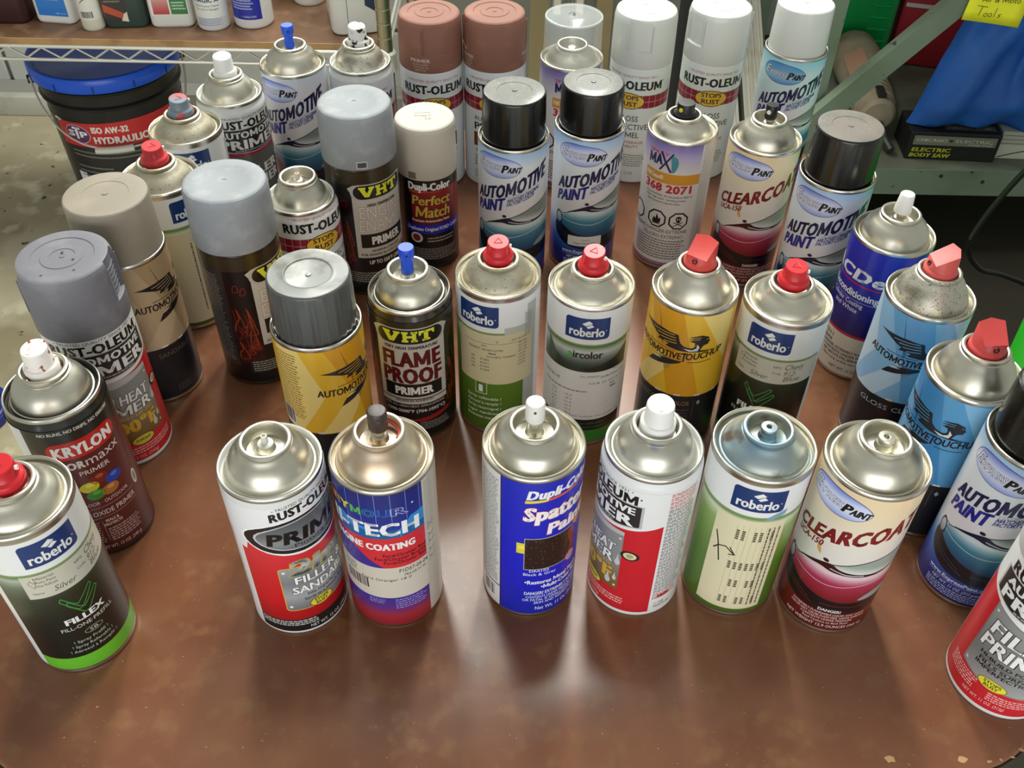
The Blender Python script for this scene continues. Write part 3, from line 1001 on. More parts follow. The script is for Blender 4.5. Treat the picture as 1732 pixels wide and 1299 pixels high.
def lab_two_in_one(l, hgt):
    c = 33
    l.rect(-180, 180, 4.5, hgt - 8, '#e9ebec', 0)
    l.poly([(-60, 3), (150, 3), (150, 93.5), (100, 93.5)] + [(c + 84 * cos(a), 108 - 19.5 * sin(a)) for a in [pi * i / 12 for i in range(1, 12)]] + [(-52, 93.5), (-60, 93.5)],
           grad((17, '#a01318'), (40, '#c8161f'), (93, '#d2343a')), 1)
    l.rect(-60, 150, 3.2, 17, '#161617', 2)
    l.text('• TRUSTED QUALITY SINCE 1921 •', c - 44, c + 44, 137.2, 2.3, '#2d2f31', 3, b=0, warp=lambda x, z: (x, z - 0.0022 * (x - c) ** 2 * 0.6))
    l.text('RUST-OLEUM', c - 48, c + 48, 128.6, 7.4, '#141517', 3, b=3, warp=lambda x, z: (x, z - 0.0022 * (x - c) ** 2 * 0.6))
    l.ell(c, 108, 87, 18.4, '#fafafa', 3)
    l.ell(c, 108, 84, 17.2, '#1b1d1f', 4)
    l.ell(c + 2, 108.6, 74, 14.6, '#c2c5c7', 5)
    l.ell(c + 3, 108.6, 72, 13.8, grad((94, '#5d6265'), (104, '#8b9093'), (110, '#6a6f73'), (122, '#54595d')), 6, zs=3)
    l.text('PRIMER', c - 57, c + 62, 102.2, 11.6, '#0d0e0f', 7, b=3, sh=0.12, out='#c9ccce', ow=0)
    l.text('Pintura Base', c - 28, c + 40, 97.6, 3.2, '#1c1e20', 8, b=0)
    l.rrect(c - 54, c + 54, 28.5, 77, 3, '#d8b32c', 3)
    l.rrect(c - 53, c + 53, 29.2, 76.3, 3, grad((29, '#6e7071'), (45, '#a3a5a6'), (60, '#7d7f80'), (76, '#9b9d9e')), 4, zs=4)
    for x, z in ((-48, 72.5), (-48, 33.5), (48, 72.5)):
        l.ell(c + x, z, 2.2, 1.3, '#e1e2e2', 5, n=10)
    l.text('2in1', c - 40, c + 40, 68.5, 14.5, grad((68, '#5a5d5f'), (76, '#c9cbcc'), (83, '#85888a')), 5, b=3, sh=0.1, out='#c7b33e', ow=1)
    l.text('FILLER &', c - 37, c + 36, 58.4, 7.4, '#f4f5f4', 6, b=2, out='#242526', ow=1)
    l.text('SANDABLE', c - 42, c + 42, 47.8, 7.4, '#f4f5f4', 6, b=2, out='#242526', ow=1)
    l.text('Fills imperfections', c - 26, c + 26, 43.2, 2.8, '#17181a', 6, b=1)
    l.text('Sands to a smooth finish', c - 31, c + 31, 38.6, 2.8, '#17181a', 6, b=1)
    l.ell(22, 32.6, 15.5, 5.2, '#4d4414', 6)
    l.ell(22, 32.6, 14.6, 4.7, '#e0cf45', 7)
    l.text('STOPS', 13, 31, 33.0, 3.0, '#2b2710', 8, b=2)
    l.text('RUST', 14.5, 29.5, 29.2, 3.0, '#2b2710', 8, b=2)
    l.greek(-58, 14, 9.5, 16.0, 3, '#b9b9b6', 4, seed=41, ink=0.6)
    l.text('NET WT. 12 OZ. (340 g)', 2, 62, 5.6, 3.2, '#d0d0cd', 4, b=1)
    l.greek(-96, -72, 20, 105, 30, '#c9b8b8', 2, seed=43, ink=0.45)


def lab_seymour(l, hgt):
    l.rect(-180, 180, 4, hgt - 2.5, '#cfc8bc', 0)
    r = 41
    l.rect(-140, r, 100, hgt - 2.8, grad((100, '#2a46a8'), (118, '#1c2f8c'), (147, '#16246e')), 1)
    for k in range(-9, 4):
        l.rect(2.5 + k * 17 - 0.3, 2.5 + k * 17 + 0.3, 118, hgt - 2.8, '#7d90d2', 2)
    cols = ['#d8653a', '#dca03a', '#d8c83c', '#4fae55', '#3fa9a0', '#3f86c4', '#8d6ab8']
    xs = [-88, -74, -59, -44, -29, -14, 3, 22]
    for i, ch in enumerate('SEYMOUR'):
        l.text(ch, xs[i], xs[i + 1] - 2.2, 124.6, 6.4, '#22389a' if i > 3 else cols[i], 5, b=2, out=('#c9ccd8' if i > 5 else cols[i]), ow=1)
    l.ell(27, 131.5, 1.4, 0.8, '#cdd3e8', 5, n=10)
    l.rect(-140, r, 98, 110, '#2f8ad0', 3)
    l.poly([(-140, 112), (-80, 112), (-60, 119), (-40, 114), (-10, 110.2), (10, 110), (24, 120), (r, 121.5), (r, 98), (-140, 98)], '#2f8ad0', 3)
    l.poly([(-140, 99.5), (r, 103), (r, 70.5), (-60, 70.5), (-140, 80)], '#cf3038', 4)
    l.poly([(-140, 99), (-62, 99), (-46, 88), (-30, 79), (-12, 70.5), (-140, 70.5)], '#3f2f8e', 5)
    l.text('HI-TECH', -92, 33, 105.2, 12.2, '#eff1f2', 6, b=3)
    l.text('ENGINE COATING', -78, 26, 90.2, 6.4, '#f0eceb', 7, b=3)
    for i, t in enumerate(('Ford/Chrysler Red', 'Ford/Chrysler Bronze', 'Ford/Chrysler Red')):
        l.text(t, -12 - 10 * (i == 1), 40, 82.6 - 4.0 * i, 3.0, '#2a0c10', 7, b=1)
    l.rect(-140, r, 36, 70.5, '#cdc6b8', 5)
    l.text('F1D57-05-04', 4, 41, 64.4, 3.6, '#2a2926', 7, b=1, sh=0.1)
    l.text('PBAGB 01-90', 10, 38, 59.6, 2.6, '#4a4843', 7, b=0)
    l.text('Ford Orange/ 18 0', -42, 18, 55.6, 2.6, '#4a4843', 7, b=0)
    l.bars(-68, -34, 43, 57, 6, seed=6, bg='#cdc6b8')
    l.greek(-70, -48, 58, 68, 4, '#6b6a70', 6, seed=44)
    l.rect(-140, r, 2.4, 36, grad((2.4, '#8e2028'), (14, '#a02a36'), (24, '#5c2e7c'), (36, '#3a2f90')), 5, zs=3)
    l.greek(-36, -16, 28, 34, 3, '#8f84c4', 7, seed=45)
    l.greek(-4, 36, 22, 34, 5, '#8f84c4', 7, seed=46)
    l.rect(r, 62, 4, hgt - 2.8, '#c4bdb0', 2)
    l.greek(r + 3, 60, 92, 142, 24, '#a9a397', 3, seed=47, ink=0.45)
    for i, (z, ch) in enumerate(((95, 'V'), (84, '1'), (77, 'D'), (68, 'H'), (60, 'V'))):
        l.line([(r + 4, z), (r + 9, z + 3.6), (r + 4, z + 5)], 0.45, '#2f2d2a', 4)
        l.line([(r + 11, z + 1), (r + 15, z + 5)], 0.45, '#2f2d2a', 4)


def lab_spatter(l, hgt):
    l.rect(-180, 180, 4, hgt - 3, '#d5d6d2', 0)
    l.rect(-34, 120, 4, hgt - 3, grad((4, '#1723a4'), (60, '#141fc4'), (147, '#1a2ab8')), 1, zs=8)
    l.rect(-36.5, -34, 4, hgt - 3, '#1a237c', 1)
    l.greek(-74, -38, 30, 140, 46, '#8f918e', 2, seed=51, ink=0.45)
    l.rect(-74, -34, 27, 28.2, '#26307c', 2)
    l.bars(-66, -44, 9, 25, 2, seed=7, n=12)
    l.text('Dupli-Color', -5, 82, 131.2, 8.2, '#eef0f2', 4, b=3, sh=0.2, warp=lambda x, z: (x, z + 0.05 * (x + 5)))
    l.poly([(-7, 127.4), (-6.5, 130), (60, 133.4), (90, 135.6), (90, 134.6), (60, 131.6)], '#e0602e', 4)
    l.poly([(-7, 127.4), (-6.5, 130), (18, 131.2), (18, 128.9)], '#e8d23a', 5)
    l.text('Spatter', -8, 78, 110, 13.0, '#f0f1f2', 5, b=3, sh=0.1, out='#c9303c', ow=1, warp=lambda x, z: (x, z + 0.03 * (x + 8)))
    l.text('Paint', 20, 76, 95, 11.0, '#f0f1f2', 5, b=3, sh=0.1, out='#c9303c', ow=1, warp=lambda x, z: (x, z + 0.03 * (x - 20)))
    l.rect(-6, 57, 57, 91.4, '#b8b6b4', 4)
    l.rect(-5.2, 56, 57.7, 90.7, '#2c1c18', 5)
    rnd = random.Random(5)
    for _ in range(46):
        l.ell(rnd.uniform(-4, 55), rnd.uniform(58.5, 90), 0.35, 0.22, '#b8a89c', 6, n=6)
    l.poly([(56, 92), (62, 104), (72, 110), (84, 104), (80, 94), (64, 88)], '#d88a2c', 4)
    l.poly([(48, 86), (56, 92), (62, 84), (60, 64), (50, 60), (54, 72)], '#8e1f2c', 6)
    l.ell(56, 58, 8, 5, '#b88fae', 6)
    l.rect(-15, -5.5, 75, 86, '#e3d430', 5)
    l.rect(-13, -5.5, 80, 83.5, '#efe46a', 6)
    l.text('DM102', 1, 25, 54.2, 2.6, '#dfe3f2', 4, b=1)
    l.text('Black & Gray', -6, 34, 50.2, 2.8, '#dfe3f2', 4, b=1)
    l.text('•Restores Metal Finish', -4, 72, 40.2, 4.2, '#e8ebf4', 4, b=2)
    l.text('•Multi-Color Base', 16, 76, 34.4, 4.2, '#e8ebf4', 4, b=2)
    l.text('DANGER! EXTREMELY FLAMMABLE', -4, 84, 27.4, 3.4, '#d3d8ee', 4, b=2)
    l.text('CONTENTS UNDER PRESSURE. HARMFUL', -2, 84, 23.2, 2.8, '#d3d8ee', 4, b=1)
    l.text('OR FATAL IF SWALLOWED. EYE', -6, 74, 19.6, 2.8, '#d3d8ee', 4, b=1)
    l.text('SKIN AND RESPIRATORY', 8, 72, 16.0, 2.8, '#d3d8ee', 4, b=1)
    l.text('Net Wt. 11 Oz. (312 g)', 10, 76, 8.6, 4.0, '#dfe3f2', 4, b=1)
    l.rect(96, 112, 4, hgt - 3, '#c9cac6', 2)


def vht_plate(l, c, dz, kind):
    l.poly([(c - 50, 42 + dz), (c + 50, 42 + dz), (c + 50, 112 + dz), (c + 56, 118 + dz), (c + 46, 121.6 + dz), (c - 46, 121.6 + dz), (c - 56, 118 + dz), (c - 50, 112 + dz)], '#c3beb4', 3)
    l.rrect(c - 52, c + 52, 105.8 + dz, 122.4 + dz, 8, '#b9b5ac', 4)
    l.rrect(c - 47, c + 47, 107 + dz, 121.2 + dz, 7, '#121410', 5)
    y = '#e0e23a'
    z0, h = 109.2 + dz, 10.4

    def slab(x0, x1):
        l.rect(x0, x1, z0, z0 + 2.0, y, 6)
        l.rect(x0, x1, z0 + h - 2.0, z0 + h, y, 6)
    # slab-serif V, H and T
    l.poly([(c - 38, z0 + h), (c - 26.5, z0 + h), (c - 26.5, z0 + h - 2), (c - 28.5, z0 + h - 2), (c - 25, z0 + 4), (c - 20.5, z0 + h - 2), (c - 22, z0 + h - 2), (c - 22, z0 + h),
            (c - 13, z0 + h), (c - 13, z0 + h - 2), (c - 14.5, z0 + h - 2), (c - 22, z0), (c - 29, z0), (c - 36.5, z0 + h - 2), (c - 38, z0 + h - 2)], y, 6)
    for a in (c - 11, c + 1.5):
        l.rect(a + 1.6, a + 7, z0, z0 + h, y, 6)
        slab(a, a + 8.8)
    l.rect(c - 6, c + 4, z0 + 4.2, z0 + 6.4, y, 6)
    l.rect(c + 19, c + 25, z0, z0 + h, y, 6)
    l.rect(c + 16.5, c + 27.5, z0, z0 + 2, y, 6)
    l.poly([(c + 12, z0 + h), (c + 34, z0 + h), (c + 34, z0 + h - 4.4), (c + 31.5, z0 + h - 4.4), (c + 30, z0 + h - 2.2), (c + 16, z0 + h - 2.2), (c + 14.5, z0 + h - 4.4), (c + 12, z0 + h - 4.4)], y, 6)


def flames(l, x0, x1, z0, z1, seed):
    rnd = random.Random(seed)
    l.rect(x0, x1, z0, z1, grad((z0, '#3a120a'), (z0 + 22, '#1c0a08'), (z0 + 50, '#120a08'), (z1, '#0d0908')), 1)
    for i in range(9):
        xb, zb = rnd.uniform(x0 + 3, x1 - 3), z0 + rnd.uniform(0, 36)
        h = rnd.uniform(14, 34)
        w = rnd.uniform(4, 8)
        pts = spline([(xb - w, zb), (xb - w * 0.7, zb + h * 0.35), (xb + w * 0.1, zb + h * 0.6), (xb - w * 0.2, zb + h), (xb + w * 0.5, zb + h * 0.55), (xb + w * 0.8, zb + h * 0.25), (xb + w, zb)], 3, True)
        pts = [(min(max(p[0], x0), x1), min(max(p[1], z0), z1)) for p in pts]
        l.line(pts, 0.9, rnd.choice(('#7e2410', '#9a3512', '#5c170c')), 3)
    for i in range(5):
        xb, zb = rnd.uniform(x0 + 4, x1 - 4), z0 + rnd.uniform(3, 18)
        l.poly(spline([(xb - 5, zb), (xb - 3, zb + 7), (xb + 1, zb + 13), (xb + 3, zb + 6), (xb + 5, zb + 1)], 3, True), rnd.choice(('#6e1c0c', '#87300f', '#4a120a')), 2)
    for i in range(2):
        xb, zb = rnd.uniform(x0 + 5, x1 - 5), z1 - rnd.uniform(10, 30)
        l.line(spline([(xb - 4, zb), (xb - 2, zb + 6), (xb + 3, zb + 7), (xb + 4, zb + 1), (xb - 4, zb)], 3), 0.8, '#7a1c18', 3)


def lab_vht(l, c, kind, hgt):
    top = hgt
    l.rect(-180, 180, 4, top, grad((4, '#0c0a09'), (60, '#15100d'), (110, '#2a2214'), (135, '#332a17')), 0)
    dz = 0 if kind == 'flame' else 3.5
    flames(l, c - 88, c - 51, 27, 125, 3)
    flames(l, c + 51, c + 88, 27, 125, 8)
    l.rect(c - 140, c - 92, 22, 128, '#2a2826', 1)
    l.greek(c - 138, c - 96, 26, 120, 36, '#77736c', 2, seed=61, ink=0.45)
    vht_plate(l, c, dz, kind)
    if kind == 'flame':
        l.text('VERY HIGH TEMPERATURE', c - 38, c + 38, 101.6, 2.9, '#1d1a18', 5, b=3, sh=0.1)
        l.text('FLAME', c - 41, c + 41, 83.4, 15.4, '#5a1014', 5, b=3, out='#a08a84', ow=0)
        l.text('PROOF', c - 42, c + 42, 65.6, 15.8, '#5a1014', 5, b=3, out='#a08a84', ow=0)
        l.rect(c - 42, c + 42, 50, 64.4, '#171614', 4)
        l.text('PRIMER', c - 26, c + 28, 53, 8.2, '#e4e2dc', 6, b=3)
        l.rect(c - 50, c + 50, 47, 48, '#171614', 5)
        l.text('MAXIMUM ADHESION', c - 27, c + 27, 44.6, 2.2, '#2a2624', 5, b=2)
        l.text('FOR ALL HIGH HEAT APPLICATIONS', c - 45, c + 45, 38.4, 2.6, '#a49f97', 5, b=2)
        l.text('1300-2000°F (704-1093°C)', c - 42, c + 46, 32.2, 3.4, '#d2cec6', 5, b=2)
        l.poly([(c - 10, 23.5), (c + 50, 29.5), (c + 60, 26.5), (c + 10, 20.5)], '#8e1a1c', 3)
        l.greek(c + 6, c + 56, 11, 20, 4, '#8d8880', 4, seed=62)
    else:
        l.text('HIGH TEMPERATURE', c - 26, c + 26, 102.4, 2.9, '#1d1a18', 5, b=3, sh=0.1)
        l.text('ENGINE', c - 40, c + 42, 89.6, 12.6, '#d6d2ca', 5, b=1, out='#93463c', ow=0)
        l.text('ENAMEL', c - 42, c + 43, 75.4, 12.6, '#d6d2ca', 5, b=1, out='#93463c', ow=0)
        l.rect(c - 42, c + 42, 57, 72.4, '#171614', 4)
        l.text('PRIMER', c - 24, c + 30, 60.5, 8.6, '#e4e2dc', 6, b=3)
        l.text('MAXIMUM CORROSION', c - 26, c + 28, 52, 2.6, '#2a2624', 5, b=2)
        l.text('FOR ENGINE BLOCKS & COVERS', c - 44, c + 44, 47.6, 2.6, '#2a2624', 5, b=2)
        l.text('UP TO 550°F (288°C)', c - 32, c + 36, 38, 4.2, '#d8d4cc', 5, b=2)
        l.rect(c - 76, c + 60, 15, 28.5, '#23221f', 2)
        l.greek(c - 72, c + 52, 15.5, 28, 5, '#98948a', 4, seed=63)


def lab_touchup(l, o, pal, word, hgt):
    """o = tip of the wing in degrees"""
    a, b_, c_, dk = pal
    top = hgt - 3.5
    l.rect(-180, 180, 60, top, a, 0)
    l.rect(-180, 180, 4.5, 60.4, '#191c22', 0)
    for (p, col) in (([(-70, 60), (-36, 60), (4, 100), (-24, 143), (-60, 143)], b_), ([(28, 143), (66, 143), (104, 60), (60, 60)], c_),
                     ([(8, 143), (28, 143), (46, 108), (38, 100)], c_), ([(90, 143), (140, 143), (140, 90)], b_), ([(-10, 60), (24, 60), (66, 96), (40, 100)], b_)):
        l.poly([(x + o, min(z, top)) for x, z in p], col, 1)
    for k in range(-12, 13):
        if k % 2:
            l.rect(o + k * 14, o + k * 14 + 9, 60.0, 61.6, '#e2ddd0', 2)
    wing = [(0, 121.6), (12, 122.0), (24.5, 122.7), (42, 123.2), (51, 122.7), (63, 122.3), (65.5, 117), (67.5, 114.6), (73, 112.2), (80, 111.4), (84, 111.6), (87, 113.7), (85.5, 117.0),
            (77.5, 118.0), (83, 118.8), (77, 120.2), (84, 120.8), (78, 122.2), (87, 123.5), (93.5, 124.4), (102.5, 122.9), (104.6, 120.8), (103.4, 120.2), (106.5, 118.6), (104.6, 117.6), (103.8, 115.5),
            (98, 114.2), (96, 112.2), (94, 109.6), (116, 108.8), (94, 107.6), (66, 107.2), (50, 108.0), (40, 109.8), (47.5, 108.9), (51, 111), (44.5, 111.6), (34, 111.3), (36.5, 114.3), (30, 115.4), (22, 117.6), (11, 120)]
    l.poly([(x + o, z) for x, z in wing], dk, 3)
    for z, x0, x1 in ((120.2, 24, 58), (117.9, 32, 60), (115.4, 38, 61), (112.9, 44, 62)):
        l.line([(o + x0, z - 0.4), (o + x1, z + 1.0)], 0.55, a, 4)
    for z, x0, x1 in ((121.6, 80, 93), (119.7, 80, 92)):
        l.line([(o + x0, z), (o + x1, z + 0.6)], 0.45, a, 4)
    l.poly([(o + 72, 110.2), (o + 84, 109.6), (o + 89, 111.6), (o + 89, 115.6), (o + 93, 112.6), (o + 91, 108.8), (o + 80, 108.0)], '#dfe2e2', 4)
    l.ell(o + 101.5, 120.6, 1.1, 0.4, a, 4, n=8)

    def wz(x, z):
        t = x - o - 60
        return x, z + 0.00085 * t * t + 0.035 * t - 0.4
    l.text('AUTOMOTIVE', o - 7, o + 71, 98.6, 6.4, '#191a1c', 5, b=2, sh=0.05, warp=wz)
    l.text('T', o + 71, o + 78, 96.8, 8.6, '#191a1c', 5, b=2, sh=0.05, warp=wz)
    l.text('OUCHUP', o + 77, o + 127, 98.6, 6.4, '#191a1c', 5, b=2, sh=0.05, warp=wz)
    l.line([(o + 20, 106.6), (o + 40, 106.2), (o + 62, 106.0)], 0.5, dk, 4)
    l.poly([(o + 22, 85.8), (o + 26, 89.6), (o + 30, 92.4), (o + 46, 94.0), (o + 38, 94.8), (o + 52, 96.8), (o + 74, 97.2), (o + 70, 94.8), (o + 58, 91.6), (o + 40, 88.4)], dk, 3)
    l.line([(o + 34, 95.4), (o + 50, 97.6)], 0.55, dk, 3)
    l.line([(o + 80, 96.6), (o + 96, 97.0), (o + 112, 98.4)], 0.6, dk, 3)
    tc = {'base': '#8f7a52', 'gloss': '#b9bcc0', 'sand': '#5d5749', 'none': '#8f7a52'}[word]
    t = {'base': ('BASECOAT', 'COLOR'), 'gloss': ('GLOSS', 'CLEAR'), 'sand': ('SANDABLE', 'PRIMER'), 'none': ('BASECOAT', 'COLOR')}[word]
    l.text(t[0], o + 6, o + 48 + 12 * (word != 'gloss'), 49.6, 4.6, tc, 3, b=0)
    l.text(t[1], o + 54 + 12 * (word != 'gloss'), o + 94, 49.6, 4.6, tc, 3, b=0)
    l.rect(o + 100, o + 100.6, 36, 56, '#50535a', 3)
    l.poly([(o + 104, 52), (o + 107, 54.6), (o + 110, 52), (o + 107, 49.4)], '#9a9ca2', 3)
    l.greek(o + 76, o + 96, 28, 45, 5, '#5b564a', 3, seed=71, ink=0.3)
    l.greek(o + 20, o + 90, 8, 16, 3, '#4b4d52', 3, seed=72, ink=0.4)
    if word == 'none':
        l.greek(o - 62, o - 26, 72, 138, 26, '#9c7a24', 3, seed=73, ink=0.42)
        l.bars(o - 70, o - 46, 62, 80, 3, seed=9, n=10)


def lab_spraymax(l, o, hgt):
    l.rect(-180, 180, 4, hgt - 3, '#dcdad8', 0)
    l.rect(o - 88, o + 93, 112, hgt - 3, grad((112, '#dcdad8'), (128, '#b8b0d0'), (140, '#7d70b4')), 1)
    l.text('SPRAY', o - 1, o + 38, 128.6, 3.6, '#c8435a', 3, b=2)
    l.text('MA', o, o + 27, 117.4, 10.2, '#1f2350', 4, b=3, warp=lambda x, z: (x, z + 0.06 * (x - o)))
    l.line([(o + 24, 132), (o + 33, 122), (o + 43, 113)], 2.2, '#1f2350', 5)
    l.line([(o + 24, 113.5), (o + 34, 122.5), (o + 44, 132)], 1.8, '#1f2350', 5)
    l.poly(spline([(o + 42, 130), (o + 52, 128), (o + 54, 121), (o + 50, 114), (o + 45, 113), (o + 43, 121)], 3, True), '#3f8d9a', 4)
    l.rect(o - 5, o + 95, 100, 111, '#d8992e', 3)
    l.text('FillClean®', o - 2, o + 32, 103.4, 4.6, '#ece6da', 4, b=2)
    l.text('368 2071', o - 2, o + 82, 90.6, 8.4, '#c8303a', 3, b=3)
    for i in range(3):
        l.text(('Grundierfüller 1K Spraydose 400 ml', 'Filler high build · Sanding primer', 'Apprêt garnissant à base de solvant')[i].replace('ü', 'u').replace('ê', 'é'), o + 2 + 2 * i, o + 86 - 10 * i, 85.6 - 3.8 * i, 2.2, '#4d4b50', 3, b=1)
    for cx in (o - 14, o + 30, o + 68):
        for (r, col, L) in ((10.4, '#1b1a1c', 3), (8.6, '#dcdad8', 4)):
            l.poly([(cx + r * KX * cos(radians(22.5 + 45 * k)), 59.5 + r * sin(radians(22.5 + 45 * k))) for k in range(8)], col, L)
    x = o + 30
    l.poly(spline([(x - 7, 55), (x - 5, 61), (x - 2, 59.5), (x, 65), (x + 4, 60), (x + 7, 61.5), (x + 6, 55)], 3, True), '#1b1a1c', 5)
    l.rect(x - 8, x + 8, 53.6, 54.4, '#1b1a1c', 5)
    x = o + 68
    l.ell(x, 61.8, 5.2, 3.2, '#1b1a1c', 5)
    l.rect(x - 3, x + 3, 57.4, 60, '#1b1a1c', 5)
    l.ell(x - 2, 61.6, 1.3, 0.9, '#dcdad8', 6, n=8)
    l.ell(x + 2, 61.6, 1.3, 0.9, '#dcdad8', 6, n=8)
    l.line([(x - 8, 53.6), (x + 8, 58)], 0.9, '#1b1a1c', 5)
    l.line([(x - 8, 58), (x + 8, 53.6)], 0.9, '#1b1a1c', 5)
    l.text('EXTREME·DANGER·EXTRÊME', o - 26, o + 86, 44.6, 4.0, '#57565a', 3, b=1)
    l.text('PELIGRO EXTREMO', o + 8, o + 80, 38.4, 4.0, '#57565a', 3, b=1)
    l.greek(o - 10, o + 92, 12, 36, 8, '#76757a', 3, seed=81, ink=0.5)
    l.rect(-180, 180, 4, 9, '#77526e', 2)
    l.greek(o, o + 90, 5, 8, 1, '#b58ea4', 3, seed=82)
    l.rect(o + 95, o + 126, 9, hgt - 3, '#d5d4d2', 2)
    l.greek(o + 97, o + 124, 16, 140, 48, '#a3a2a4', 3, seed=83, ink=0.4)


def lab_match(l):
    l.rect(-180, 180, 4, 104, grad((4, '#0d0c0d'), (104, '#121012')), 0)
    c = 6
    l.rect(c - 42, c + 72, 52, 92, grad((52, '#5c1015'), (70, '#7d161b'), (92, '#8a1d20')), 1)
    l.text('Dupli-Color', c - 46, c + 40, 92.4, 8.0, '#ecebe8', 4, b=3)
    l.poly([(c - 46, 89.6), (c - 46, 90.8), (c + 20, 90.6), (c + 20, 90.2)], '#c95a2c', 4)
    l.text('Perfect', c - 40, c + 38, 76, 10.2, '#d2ae4c', 4, b=2, out='#3a1a10', ow=1, sh=0.1)
    l.text('Match', c - 34, c + 36, 62, 12.0, '#d2ae4c', 4, b=2, out='#3a1a10', ow=1, sh=0.1)
    l.text('Premium Automotive Paint', c - 42, c + 36, 56.4, 3.0, '#e0d8cc', 4, b=2)
    l.rect(c - 62, c + 80, 42.5, 53.2, '#1b22a0', 2)
    l.text('Duplicates Original FORD Colors', c - 54, c + 60, 46.2, 3.9, '#d8dcf0', 4, b=2)
    l.ell(c - 35, 37.2, 13, 6.0, '#d8d6d4', 3)
    l.ell(c - 35, 37.2, 8.5, 4.2, '#7d2a26', 4)
    l.greek(c - 12, c + 46, 31, 38, 2, '#a8a49e', 3, seed=91, ink=0.4)
    l.greek(c - 46, c + 56, 11, 25, 6, '#7d7b77', 3, seed=92, ink=0.6)


def lab_battery_brand(l, hgt):
    l.rect(-180, 180, 48, hgt - 3, grad((48, '#10145c'), (100, '#1420a0'), (137, '#1b2cb4')), 0)
    l.rect(-180, 180, 4, 48, '#cfcabf', 0)
    l.rect(-180, 180, 47.2, 50, '#b22034', 1)
    l.text('ACDelco', -98, 62, 104.4, 11.4, '#e9ebf0', 3, b=3, sh=0.22)
    l.rect(-104, 66, 100.4, 101.6, '#c02040', 2)
    l.text('Reconditioning', -78, 12, 88, 7.0, '#e2e5ee', 3, b=2)
    l.rect(-80, 14, 84.8, 85.3, '#9aa4d8', 2)
    l.text('Cylinder Coating', -72, -8, 79.8, 4.4, '#d8dcea', 3, b=1)
    l.text('and White', -58, -14, 73.4, 4.4, '#d8dcea', 3, b=1)
    l.text('X011', -60, -38, 39, 4.2, '#3a3a44', 3, b=1)
    l.text('880408', -60, -38, 33.6, 3.6, '#3a3a44', 3, b=1)
    for i, t in enumerate(('DANGER: EXTREMELY FLAMMABLE', 'CONTENTS UNDER PRESSURE', 'MAY IRRITATE EYES, SKIN AND LUNGS', 'Before using carefully read CAUTIONS')):
        l.text(t, -54 + 2 * i, 34, 29.4 - 4.2 * i, 2.8, '#4a4848', 3, b=2 if i < 3 else 1)
    l.text('NET WT. 13 OZ. (368 g)', -30, 36, 8.4, 3.0, '#3f3d3d', 3, b=1)


def lab_krylon(l, hgt):
    l.rect(-180, 180, 4, hgt - 9, grad((4, '#4a1614'), (60, '#5c1d1b'), (112, '#5a201c'), (118, '#24211a'), (137, '#1f1f19')), 0)
    c = 8
    l.rect(-100, -57, 4, hgt - 9, '#dcdcd8', 1)
    l.text('NO RUNS, NO DRIPS, NO ERRORS', c - 45, c + 46, 130.6, 2.7, '#d8d8d2', 3, b=2)
    l.rrect(c - 45, c + 45, 105.4, 123, 8, '#5a0e0c', 2)
    l.rrect(c - 43.5, c + 43.5, 106.2, 122.2, 7, '#c4231c', 3)
    l.text('KRYLON', c - 37, c + 36, 109.4, 9.4, '#f1efee', 5, b=3, out='#6e120e', ow=0)
    l.text('COLOR', c - 57, c - 8, 96.4, 6.6, '#e2d6d2', 4, b=3)
    l.text('maxx', c - 6.5, c + 40, 96.4, 8.2, '#dcccc8', 4, b=0)
    l.text('PRIMER', c - 18, c + 19, 88.4, 4.2, '#dcccc8', 4, b=1)
    for (x, z, col, hi) in ((0, 81, '#7c2016', '#b8503a'), (17, 75.4, '#1d3fa8', '#4d72d4'), (8, 66.4, '#b06a2c', '#d2935a'), (-14, 75.5, '#d4c828', '#ece46a'), (-10, 66.6, '#2f8a2c', '#58b04e')):
        l.ell(c + x, z, 11.5, 5.0, col, 4 + (x > 10))
        l.ell(c + x + 1, z + 2.0, 5, 1.8, hi, 6, n=14)
    l.text('INDOOR · OUTDOOR', c - 36, c + 29, 56, 3.2, '#d2bcb6', 4, b=1)
    l.rect(c - 42, c + 36, 52.6, 53.1, '#a9847e', 4)
    l.text('RED OXIDE PRIMER', c - 42, c + 35, 44.6, 4.6, '#d8c4be', 4, b=1)
    l.rect(c - 42, c + 36, 41.8, 42.3, '#a9847e', 4)
    l.text('SEALS &', c - 13, c + 4, 36.2, 2.8, '#d2bcb6', 4, b=2)
    l.text('PROTECTS', c - 16, c + 7, 32.0, 2.8, '#d2bcb6', 4, b=2)
    l.greek(c - 14, c + 32, 14, 29, 6, '#a88a84', 4, seed=95, ink=0.6)
    l.greek(c - 44, c - 20, 14, 38, 9, '#a88a84', 4, seed=96, ink=0.5)
    l.rect(c - 17, c - 16.4, 16, 38, '#a9847e', 4)
    l.text('NET WT. 12 OZ. (340 g)', c - 30, c + 24, 7.6, 3.2, '#cdb6b0', 4, b=1)
    l.ell(54, 57, 5.2, 7.2, '#d8d2cc', 4)
    l.ell(54, 57, 3.4, 4.8, '#8a827c', 5)


def lab_white_band(l, hgt):
    l.rect(-180, 180, 4.5, hgt - 10, '#dfe3ea', 0)
    rust_name(l, -1, -2)
    l.rect(-93, 91, 82, 104, '#8f1a2e', 2)
# ------------------------------------------------------------------ the spray cans
CACHE = {}


def shared(key, name, fn, material, parent, sharp=35):
    """mesh data is shared between alike parts"""
    k = (key, material.name if hasattr(material, 'name') else 0)
    if k in CACHE:
        o = bpy.data.objects.new(name, CACHE[k])
        C.objects.link(o)
        o.parent = parent
        return o
    V, F = fn()
    o = mk(name, V, F, material, parent, sharp)
    CACHE[k] = o.data
    return o


